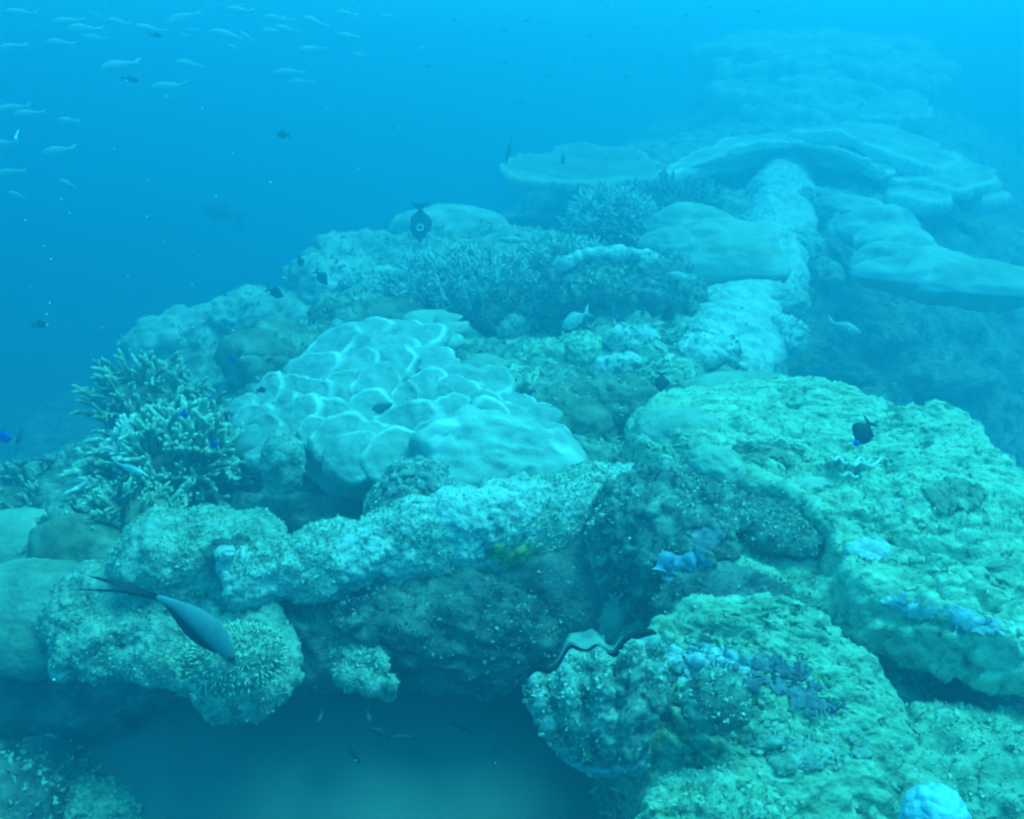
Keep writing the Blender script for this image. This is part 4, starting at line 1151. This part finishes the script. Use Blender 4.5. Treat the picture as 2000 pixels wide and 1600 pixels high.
# central rubble: individual chunks
g_ = 'rubble chunks on the middle of the reef'
rs = np.random.RandomState(77)
spots = [(1120, 830, 3, 'brown leafy lump above the dark cave right of the lobed coral', .17, 'brown'), (1190, 790, 3, 'dark brown folded coral beside the slab end', .16, 'brown'), (1090, 770, 3, 'flat chunk right of the pointed cap', .10, 'reef'),
         (1235, 680, 3, 'bright ragged chunk below the dark hollow rock', .11, 'crust'), (1060, 700, 3, 'pale leafy chunk above the pointed cap', .11, 'algae'), (1010, 650, 3, 'small knob right of the crescent fish', .09, 'massive'),
         (1140, 690, 3, 'rough chunk in the centre of the rubble', .12, 'algae'), (1300, 740, 3, 'pale chunk just behind the slab corner', .10, 'algae'), (1210, 735, 3, 'light chunk left of the dark little fish', .09, 'crust'),
         (960, 610, 3, 'dull knob at the foot of the finger thicket', .11, 'brown'), (1020, 755, 3, 'light green chunk at the right rim of the lobed coral', .10, 'algae'), (1390, 690, 3, 'flaky chunk on the lower end of the silted bar', .10, 'pipe'), (760, 590, 3, 'ridge chunk beside the finger thicket', .12, 'reef')]
for k, (x, y, _, lab, s, mat) in enumerate(spots):
    h, n = on_reef(x, y)
    if h is None: continue
    rock(lab, h + np.array((0, .03, 0)), (s, s * rs.uniform(.6, .9), s * rs.uniform(.4, .6)), 5, [('lump', 10, .05), ('ridge', 18, .02), ('lump', 36, .008)], mat, 220 + k, turf=700, tsize=.018, rot=rotm((0, 0, 1), rs.uniform(0, 3)), group=g_)
# ------------------------------------------------------------------ fish
FM = {
    'silver': flat_mat('silver_fish_skin', (.88, .92, .90), rough=.4, spec=.5),
    'pale': flat_mat('pale_fish_skin', (.50, .62, .60), rough=.45, spec=.4),
    'grey': flat_mat('grey_fish_skin', (.15, .23, .26), rough=.5, spec=.3),
    'dark': flat_mat('dark_fish_skin', (.018, .024, .034), rough=.6, spec=.2),
    'dim': flat_mat('dim_fish_skin', (.05, .07, .09), rough=.6, spec=.2),
    'blue': flat_mat('blue_fish_skin', (.02, .07, .60), rough=.5, spec=.3),
    'eye': flat_mat('fish_eye', (.01, .01, .012), rough=.2, spec=.6),
    'white': flat_mat('white_fish_mark', (.85, .9, .9), rough=.6, spec=.2),
}
PROF = {   # half height along the body, nose to tail root
    'slim': [(0, .02), (.08, .42), (.22, .80), (.42, 1.0), (.62, .86), (.82, .45), (1, .20)],
    'deep': [(0, .04), (.07, .38), (.22, .82), (.42, 1.0), (.65, .80), (.85, .34), (1, .17)],
    'disc': [(0, .03), (.08, .24), (.22, .68), (.45, 1.0), (.68, .86), (.88, .34), (1, .14)],
}
def fish(name, label, cat, head, tail, h, w, mat, prof='slim', dorsal=(0, 0, 1), fin=None, group=None, fork=.6, tail_l=.24, tail_h=1.0, full=True, dh=.35, marks=None, bend=0.0, streamer=0.0, anal=True, d0=.24, arch=0.0, pect=True):
    """head, tail: world points of nose and tail tip; h, w: half height and half width as fractions of the length"""
    head = np.asarray(head, float); tail = np.asarray(tail, float)
    L = np.linalg.norm(head - tail); X = (head - tail) / L
    D = np.asarray(dorsal, float); D = D - X * (D @ X); D /= np.linalg.norm(D); Yv = np.cross(D, X)
    c = (head + tail) / 2
    Lb = L * (1 - tail_l)
    fr = np.stack([X, Yv, D], 1)
    pr = np.array(PROF[prof])
    nr, ns = (16, 12) if full else (10, 8)
    V = []
    def bow(x):                                 # sideways body curve
        return bend * L * ((x / L) ** 2)
    t = np.linspace(0, 1, nr) ** 1.0
    for q in t:
        hh = max(.012, np.interp(q, pr[:, 0], pr[:, 1])) * h * L
        ww = max(.010, np.interp(q, pr[:, 0], pr[:, 1]) ** .8) * w * L * (1 - .45 * q)
        x = L / 2 - q * Lb
        a = np.linspace(0, 2 * math.pi, ns, endpoint=False)
        V.append(np.stack([np.full(ns, x), ww * np.cos(a) + bow(x), hh * np.sin(a) + arch * L * (x / L) ** 2], 1))
    v = np.concatenate(V + [np.array([[L / 2 + .004 * L, bow(L / 2), arch * L * .25]]), np.array([[L / 2 - Lb, bow(L / 2 - Lb), arch * L * (.5 - (1 - tail_l)) ** 2]])])
    j = np.arange(ns); j2 = (j + 1) % ns
    F = []
    for k in range(nr - 1):
        a0 = k * ns
        F.append(np.stack([a0 + j, a0 + ns + j, a0 + ns + j2], 1)); F.append(np.stack([a0 + j, a0 + ns + j2, a0 + j2], 1))
    e = nr * ns
    F.append(np.stack([np.full(ns, e), j, j2], 1)); F.append(np.stack([np.full(ns, e + 1), (nr - 1) * ns + j2, (nr - 1) * ns + j], 1))
    F = np.concatenate(F)
    vw = v @ fr.T
    if vnormals(vw, F)[ns * 4] @ (vw[ns * 4] - (vw[ns * 4:ns * 5].mean(0))) < 0: F = F[:, ::-1]
    fin = fin or mat
    def flat_fin(nm, poly, mt, parent, thick=.006, yoff=0.0):
        p = np.array([(x * L, bow(x * L) + yoff * L, (z + arch * x * x) * L) for x, z in poly]); n = len(p)
        a = p.copy(); b = p.copy(); a[:, 1] += thick * L / 2; b[:, 1] -= thick * L / 2
        m = p.mean(0)
        A = np.concatenate([a, b, [m + (0, thick * L, 0)], [m - (0, thick * L, 0)]]) @ fr.T
        i = np.arange(n); i2 = (i + 1) % n
        f = np.concatenate([np.stack([np.full(n, 2 * n), i, i2], 1), np.stack([np.full(n, 2 * n + 1), n + i2, n + i], 1), np.stack([i, n + i, n + i2], 1), np.stack([i, n + i2, i2], 1)])
        return link(nm, mesh_data(nm, A, f, FM[mt], smooth=False), parent)
    xr = .5 - (1 - tail_l)
    hh = h * tail_h
    pk = pr[-1, 1] * h
    tl = [(xr + .03, pk), (xr - tail_l * .45, hh * .72), (-.5 - streamer, hh * 1.02), (-.5 + tail_l * fork, 0), (-.5 - streamer * .6, -hh * 1.02), (xr - tail_l * .45, -hh * .72), (xr + .03, -pk)]
    o = thing(name, label, cat, c, group)
    link('body', mesh_data('body', vw, F, FM[mat]), o)
    flat_fin('tail_fin', tl, fin, o)
    if full:
        def top(x): return np.interp((.5 - x) / (1 - tail_l), pr[:, 0], pr[:, 1]) * h * .92
        xs = np.linspace(d0, xr + .05, 7)
        up_ = [(x, top(x) + dh * h * (math.sin((k / 6) * math.pi * .92 + .25))) for k, x in enumerate(xs)]
        flat_fin('dorsal_fin', up_ + [(x, top(x) - .01) for x in xs[::-1]], fin, o)
        xs = np.linspace(-.02, xr + .07, 5)
        dn = [(x, -top(x) - dh * .8 * h * math.sin((k / 4) * math.pi * .9 + .3)) for k, x in enumerate(xs)]
        if anal: flat_fin('anal_fin', dn + [(x, -top(x) + .01) for x in xs[::-1]], fin, o)
        for s in (-1, 1):
            wy = s * (w * .92)
            if pect: flat_fin('pectoral_fin', [(.22, .0), (.14, -.07 * h / .15), (.09, -.05 * h / .15), (.15, .02)], mat, o, yoff=wy)
            ev, ef = ico(2)
            ex = .5 - .12 * (1 - tail_l)
            hv = np.interp(.12, pr[:, 0], pr[:, 1])
            ep = np.array((ex * L, s * (hv ** .8) * w * L * .86 + bow(ex * L), hv * h * L * .30 + arch * L * (ex ** 2)))
            link('eye', mesh_data('eye', (ev * L * .020 + ep) @ fr.T, ef, FM['eye']), o)
    for mk in marks or []:
        mk(o, fr, L)
    return o

# --- the loose school of slim silver fish, upper left: (head px, py, tail px, py, distance)
sch = 'school of slim silver fish'
school = [
    ((8, 24, 80, 27, 4.6), 'slim silver fish in the top left corner of the school'),
    ((100, 43, 168, 40, 4.4), 'upper of two parallel silver fish below the top left corner'),
    ((125, 56, 205, 55, 4.5), 'lower of two parallel silver fish below the top left corner'),
    ((192, 33, 172, 20, 4.8), 'tiny slanting silver fish near the top edge of the school'),
    ((205, 37, 258, 48, 4.7), 'silver fish sloping down just left of the brightest streak'),
    ((262, 51, 328, 63, 4.4), 'brightest streak like silver fish in the upper school'),
    ((158, 72, 216, 77, 5.2), 'faint silver fish beneath the two parallel ones'),
    ((87, 82, 152, 86, 4.3), 'solid silver fish above the gap in the middle of the left rows'),
    ((-12, 97, 56, 86, 4.3), 'silver fish cut by the left edge in the second row'),
    ((320, 46, 395, 22, 4.9), 'silver fish climbing steeply to the right near the top'),
    ((360, 58, 392, 60, 5.2), 'short faint silver fish right of the brightest streak'),
    ((407, 60, 480, 76, 4.7), 'silver fish pointing left down the right end of the top rows'),
    ((350, 66, 375, 72, 5.4), 'smallest faint silver fish under the short one'),
    ((194, 134, 280, 120, 3.9), 'large silver fish alone below the top rows'),
    ((338, 120, 402, 131, 4.5), 'silver fish level with the large lone one on its right'),
    ((292, 174, 372, 163, 4.3), 'silver fish over a small round one under the lone pair'),
    ((318, 187, 336, 190, 4.3), 'small blunt silver fish just below another one'),
    ((-10, 216, 66, 206, 4.3), 'upper silver fish of the pair at the left edge middle'),
    ((22, 225, 92, 219, 4.1), 'lower silver fish of the pair at the left edge middle'),
    ((110, 234, 158, 237, 4.1), 'plump short silver fish right of the left edge pair'),
    ((-20, 283, 42, 278, 4.4), 'faint silver fish cut by the left edge above the leaf shaped one'),
    ((80, 300, 152, 288, 3.8), 'leaf shaped silver fish with a clear tail in the left middle'),
    ((-14, 341, 54, 332, 4.2), 'silver fish cut by the left edge in the bottom rows'),
    ((115, 350, 151, 367, 3.9), 'silver fish diving to the right in the bottom rows'),
    ((16, 374, 56, 388, 4.0), 'lowest silver fish of the school near the left edge'),
    ((530, 143, 600, 140, 5.2), 'upper of two faint silver fish apart on the right of the school'),
    ((563, 160, 618, 161, 5.3), 'lower of two faint silver fish apart on the right of the school')]
for (hx, hy, tx, ty, d), lab in school:
    d *= 1.75
    a = P(hx, hy, d); b = P(tx, ty, d + .04)
    plump = .14 if 'plump' in lab or 'leaf' in lab or 'blunt' in lab or 'diving' in lab else .125
    fish('silver_fish', lab, 'fish', a, b, plump, .055, 'silver', 'slim', group=sch, full=False, tail_l=random.uniform(.17, .24), tail_h=random.uniform(.5, .8), bend=random.uniform(-.3, .3), arch=random.uniform(-.12, .12))
_nth = ['leftmost', 'second from the left', 'third from the left', 'fourth from the left', 'fifth from the left', 'sixth from the left', 'seventh from the left', 'seventh from the right', 'sixth from the right', 'fifth from the right', 'fourth from the right', 'third from the right', 'second from the right', 'rightmost']
for k, (hx, hy, tx, ty, d) in enumerate(sorted([(440, 18, 500, 22, 5.6), (510, 34, 560, 33, 5.7), (590, 33, 645, 55, 5.6), (508, 60, 560, 62, 5.8), (535, 52, 590, 64, 5.6), (656, 66, 705, 74, 5.7), (585, 97, 640, 95, 5.8), (655, 22, 700, 30, 5.9), (445, 87, 468, 98, 5.4), (465, 62, 498, 80, 5.6), (540, 40, 572, 38, 5.9), (745, 30, 775, 34, 6.2), (815, 96, 835, 90, 6.2), (690, 105, 715, 108, 6.0)])):
    fish('silver_fish', _nth[k] + ' of the faint silver fish at the right end of the school', 'fish', P(hx, hy, d * 1.4), P(tx, ty, d * 1.4 + .04), .125, .055, 'silver', 'slim', group=sch, full=False, tail_l=random.uniform(.17, .24), tail_h=random.uniform(.5, .8), bend=random.uniform(-.3, .3), arch=random.uniform(-.12, .12))

# --- the large grey fish over the left ledge
def grey_band(o, fr, L): pass
hd_, tl_ = P(492, 1268, 1.60), P(200, 1100, 1.46)
fish('surgeonfish', 'large grey fish with a dark back gliding down over the front left ledge', 'fish', hd_, tl_, .068, .045, 'grey', 'slim',
     dorsal=-RT * .80 - UP * .55 - FW * .50, fin='dark', fork=.66, tail_l=.35, tail_h=.62, dh=.70, anal=False, d0=.33, streamer=.04, bend=-.1, arch=.5, pect=False)

# --- single fish over the reef
def ring_mark(o, fr, L):
    pts_ = []
    n, m = 18, 6
    V = []
    for k in range(n):
        a = 2 * math.pi * k / n
        for q in range(m):
            b = 2 * math.pi * q / m
            rr = .072 * L + .017 * L * math.cos(b)
            V.append((.17 * L + rr * math.cos(a), -.085 * L + .01 * L * math.sin(b), .02 * L + rr * math.sin(a)))
    f = []
    for k in range(n):
        for q in range(m):
            a, b = k * m + q, k * m + (q + 1) % m; c_, d_ = ((k + 1) % n) * m + (q + 1) % m, ((k + 1) % n) * m + q
            f.append((a, b, c_, d_))
    link('eye_ring', mesh_data('eye_ring', np.array(V) @ fr.T, np.array(f), FM['white']), o)
fish('angelfish', 'dark deep bodied fish hanging head down with a white ring mark', 'fish', P(820, 474, 5.2), P(821, 394, 5.25), .24, .09, 'dark', 'disc', dorsal=RT * .95 - FW * .1, tail_l=.16, dh=.3, marks=[ring_mark], fork=.3)
one = [
    ('dark_fish', 'small dark fish alone in open water left of centre', (540, 262, 568, 264, 4.2), .30, .10, 'dim', 'disc', (0, 0, 1), 'fish'),
    ('grey_fish', 'big faint grey fish in the open blue left of the reef', (395, 405, 480, 432, 8.5), .20, .09, 'dim', 'deep', (0, 0, 1), 'fish'),
    ('dark_fish', 'small upright dark fish at the left skyline of the reef', (590, 522, 583, 498, 4.4), .24, .10, 'dark', 'disc', (1, 0, .1), 'fish'),
    ('dark_fish', 'dim oval fish just right below the upright skyline fish', (640, 556, 614, 526, 4.5), .24, .10, 'dim', 'disc', (1, 0, 1), 'fish'),
    ('dark_fish', 'dark fish with a frayed tail over the left edge mound', (554, 580, 518, 562, 4.2), .22, .10, 'dark', 'disc', (.4, 0, 1), 'fish'),
    ('dark_fish', 'small dim fish low in the open water near the left edge', (92, 632, 60, 636, 3.8), .22, .10, 'dim', 'disc', (0, 0, 1), 'fish'),
    ('crescent_fish', 'dark crescent backed fish above the bright coral lump', (972, 655, 900, 612, 3.5), .20, .09, 'dim', 'deep', (.7, 0, .9), 'fish'),
    ('thin_fish', 'thin upright dark fish before the table coral', (1099, 322, 1100, 296, 5.9), .15, .09, 'dark', 'slim', (1, 0, 0), 'fish'),
    ('trumpetfish', 'long thin grey fish standing on end at the tip of the table coral', (987, 322, 1001, 262, 5.9), .07, .05, 'dim', 'slim', (1, 0, 0), 'fish'),
    ('pale_fish', 'pale slim fish in the deep shade under the table coral', (972, 468, 1042, 471, 4.9), .11, .07, 'pale', 'slim', (0, 0, 1), 'fish'),
    ('pale_fish', 'pale slim fish under the lip of the smooth dome coral', (1300, 535, 1362, 548, 3.75), .13, .08, 'pale', 'slim', (0, 0, 1), 'fish'),
    ('pale_fish', 'pale fish swimming in the dark gully on the right', (1682, 652, 1612, 625, 3.9), .14, .08, 'pale', 'slim', (.3, 0, 1), 'fish'),
    ('pale_fish', 'broad pale fish in the shadow of the dark hollow rock', (1098, 640, 1155, 606, 3.55), .22, .08, 'pale', 'deep', (0, 0, 1), 'fish'),
    ('grey_fish', 'slim grey fish resting over the lobed coral', (768, 788, 706, 810, 2.72), .13, .08, 'grey', 'slim', (0, 0, 1), 'fish'),
    ('grey_fish', 'small shadowy fish on the upper lobes of the coral', (738, 732, 690, 746, 2.95), .13, .08, 'grey', 'slim', (0, 0, 1), 'fish'),
    ('dark_fish', 'small dark fish hovering over the rubble behind the slab', (1291, 766, 1292, 724, 2.75), .30, .12, 'dark', 'disc', (1, 0, .2), 'fish'),
    ('dark_fish', 'tiny dark fish at the left rim of the lobed coral', (520, 760, 500, 764, 2.7), .22, .10, 'dark', 'disc', (0, 0, 1), 'fish'),
    ('striped_wrasse', 'slender wrasse threading the staghorn branches', (288, 930, 216, 900, 2.35), .10, .07, 'pale', 'slim', (0, 0, 1), 'fish'),
    ('blue_damselfish', 'tiny vivid blue fish above the right of the staghorn', (460, 703, 446, 700, 3.0), .30, .12, 'blue', 'disc', (0, 0, 1), 'fish'),
    ('blue_damselfish', 'tiny vivid blue fish in the upper staghorn branches', (368, 812, 350, 808, 2.35), .30, .12, 'blue', 'disc', (0, 0, 1), 'fish'),
    ('blue_damselfish', 'tiny vivid blue fish in the lower staghorn branches', (426, 866, 410, 870, 2.33), .30, .12, 'blue', 'disc', (0, 0, 1), 'fish'),
    ('blue_damselfish', 'vivid blue fish at the left edge beside a dim one', (24, 856, -14, 852, 2.4), .24, .12, 'blue', 'disc', (0, 0, 1), 'fish'),
    ('dark_fish', 'dim narrow fish beside the blue fish at the left edge', (33, 868, 45, 836, 2.6), .16, .10, 'dim', 'slim', (1, 0, 0), 'fish'),
    ('slim_dark_fish', 'slanting dark sliver of a fish lowest in the dark pit', (704, 1492, 680, 1452, 1.65), .13, .08, 'dark', 'slim', (1, 0, .5), 'fish'),
    ('slim_dark_fish', 'dark slim fish in the pit nearest the clam', (926, 1430, 880, 1410, 1.74), .14, .08, 'dark', 'slim', (0, 0, 1), 'fish'),
    ('slim_dark_fish', 'dim slim fish in the middle of the pit', (728, 1422, 762, 1444, 1.74), .14, .08, 'dim', 'slim', (0, 0, 1), 'fish'),
    ('slim_dark_fish', 'dim level fish right beside the one in the middle of the pit', (766, 1440, 815, 1441, 1.74), .12, .08, 'dim', 'slim', (0, 0, 1), 'fish'),
    ('slim_dark_fish', 'faint upright fish above the one in the middle of the pit', (722, 1412, 717, 1386, 1.74), .16, .08, 'dim', 'slim', (1, 0, 0), 'fish'),
    ('slim_dark_fish', 'faint small fish in the pit nearest the polyp coral', (620, 1412, 630, 1388, 1.74), .16, .08, 'dim', 'slim', (1, 0, 0), 'fish'),
    ('dark_fish', 'tiny dark fish among the silver school', (318, 70, 290, 68, 4.6), .13, .08, 'dim', 'slim', (0, 0, 1), 'fish'),
    ('dark_fish', 'small dim fish under the lone pair of silver fish', (272, 157, 234, 152, 4.6), .13, .08, 'dim', 'slim', (0, 0, 1), 'fish'),
]
for nm, lab, (hx, hy, tx, ty, d), h, w, mt, pf, dv, cat in one:
    fish(nm, lab, cat, P(hx, hy, d), P(tx, ty, d + .02), h, w, mt, pf, dorsal=dv, tail_l=.22 if pf != 'disc' else .2)
# two tone damselfish on the slab
o = fish('damselfish', 'dark stubby fish with a blue face over the big slab', 'fish', P(1672, 868, 1.98), P(1702, 820, 2.0), .34, .13, 'dark', 'disc', dorsal=-RT * .8 + UP * .5, tail_l=.16, dh=.35)
v, f = blob((.007, .006, .007), 3, [], 1)
hp = P(1673, 866, 1.96)
link('face', mesh_data('face', v + hp - np.array(o.location), f, FM['blue']), o)
v, f = blob((.006, .005, .008), 3, [], 1)
link('cheek', mesh_data('cheek', v + P(1664, 858, 1.97) - np.array(o.location), f, FM['white']), o)

# far specks of fish in the bright water at the top right
rs = np.random.RandomState(5)
for (x, y) in [(950, 25), (985, 60), (1065, 45), (1030, 40), (1068, 150), (1125, 115), (1185, 12), (1245, 55), (1300, 60), (1385, 15), (1480, 22), (1340, 30), (985, 123), (1200, 100), (1150, 70), (1015, 200), (890, 40), (1285, 110), (1225, 150), (1310, 130), (838, 130)]:
    a = rs.uniform(-.4, .4) + (math.pi if rs.rand() < .5 else 0); l = rs.uniform(5, 8); d = rs.uniform(6.6, 8.0)
    fish('far_fish', 'distant dark speck of a fish in the bright water at the top', 'fish', P(x + l * math.cos(a), y + l * math.sin(a), d), P(x - l * math.cos(a), y - l * math.sin(a), d), .22, .09, 'dim', 'deep', group='distant fish in the bright water', full=False)

# drifting particles
pv, pf_ = ico(2)
pme = mesh_data('particle', displace(pv.copy(), pf_, [('fbm', 1.3, .25)], 3) * np.array((1, .8, .9)), pf_, FM['white'])
for k, (x, y, s) in enumerate([(120, 389, 4), (136, 416, 4), (50, 430, 4), (85, 480, 4), (97, 592, 5), (91, 614, 5), (92, 634, 5), (375, 557, 4), (528, 356, 5), (422, 383, 5), (287, 423, 4), (321, 471, 3), (290, 352, 3), (223, 291, 3), (395, 212, 4), (247, 158, 4), (235, 163, 3), (455, 300, 4), (100, 506, 5),
                               (1212, 462, 5), (1302, 867, 4), (675, 803, 3), (690, 777, 3), (735, 930, 3), (605, 1020, 3), (695, 1485, 3), (968, 1490, 4), (105, 1328, 7), (690, 1038, 3), (388, 500, 3), (560, 690, 3), (200, 640, 3), (150, 760, 3), (60, 560, 3), (250, 540, 3), (780, 250, 3), (700, 330, 3), (640, 210, 3)]):
    d = 1.5 if s > 5 else random.uniform(1.2, 2.4)
    if y > 700: d = min(d, 1.45)
    o = link('drifting_particle', pme, loc=P(x, y, d))
    r = s * .42 * d / FPX
    o.scale = (r, r, r)
    tag(o, 'tiny white speck drifting in the water', 'particle', 'white specks drifting in the water')
v, f = tube([P(30, 272, 1.4), P(33, 262, 1.4), P(36, 254, 1.4)], [.0022, .0012, .001], 8, 12, [], 1)
o = link('drifting_strand', mesh_data('drifting_strand', v - P(33, 262, 1.4), f, FM['white']), loc=P(33, 262, 1.4)); tag(o, 'short white strand drifting near the left edge of the water', 'particle')
# ------------------------------------------------------------------ the sea water itself
def sea_water():
    x0, x1, y0, y1, z0, z1 = -31, 31, -31, 31, -1.4, 4.6
    v = np.array([(x, y, z) for z in (z0, z1) for y in (y0, y1) for x in (x0, x1)], float)
    f = np.array([(0, 2, 3, 1), (4, 5, 7, 6), (0, 1, 5, 4), (2, 6, 7, 3), (0, 4, 6, 2), (1, 3, 7, 5)])
    m = bpy.data.materials.new('sea_water_haze'); m.use_nodes = True
    t = m.node_tree
    for n in list(t.nodes): t.nodes.remove(n)
    o = t.nodes.new('ShaderNodeOutputMaterial')
    p = t.nodes.new('ShaderNodeVolumePrincipled')
    p.inputs['Color'].default_value = (0.09, 0.455, 0.65, 1)
    p.inputs['Density'].default_value = 0.245
    p.inputs['Density Attribute'].default_value = ''
    p.inputs['Anisotropy'].default_value = 0.55
    p.inputs['Emission Strength'].default_value = 0.0
    t.links.new(p.outputs[0], o.inputs['Volume'])
    ob = link('haze', mesh_data('haze', v, f, m, smooth=False), kind='stuff')
sea_water()
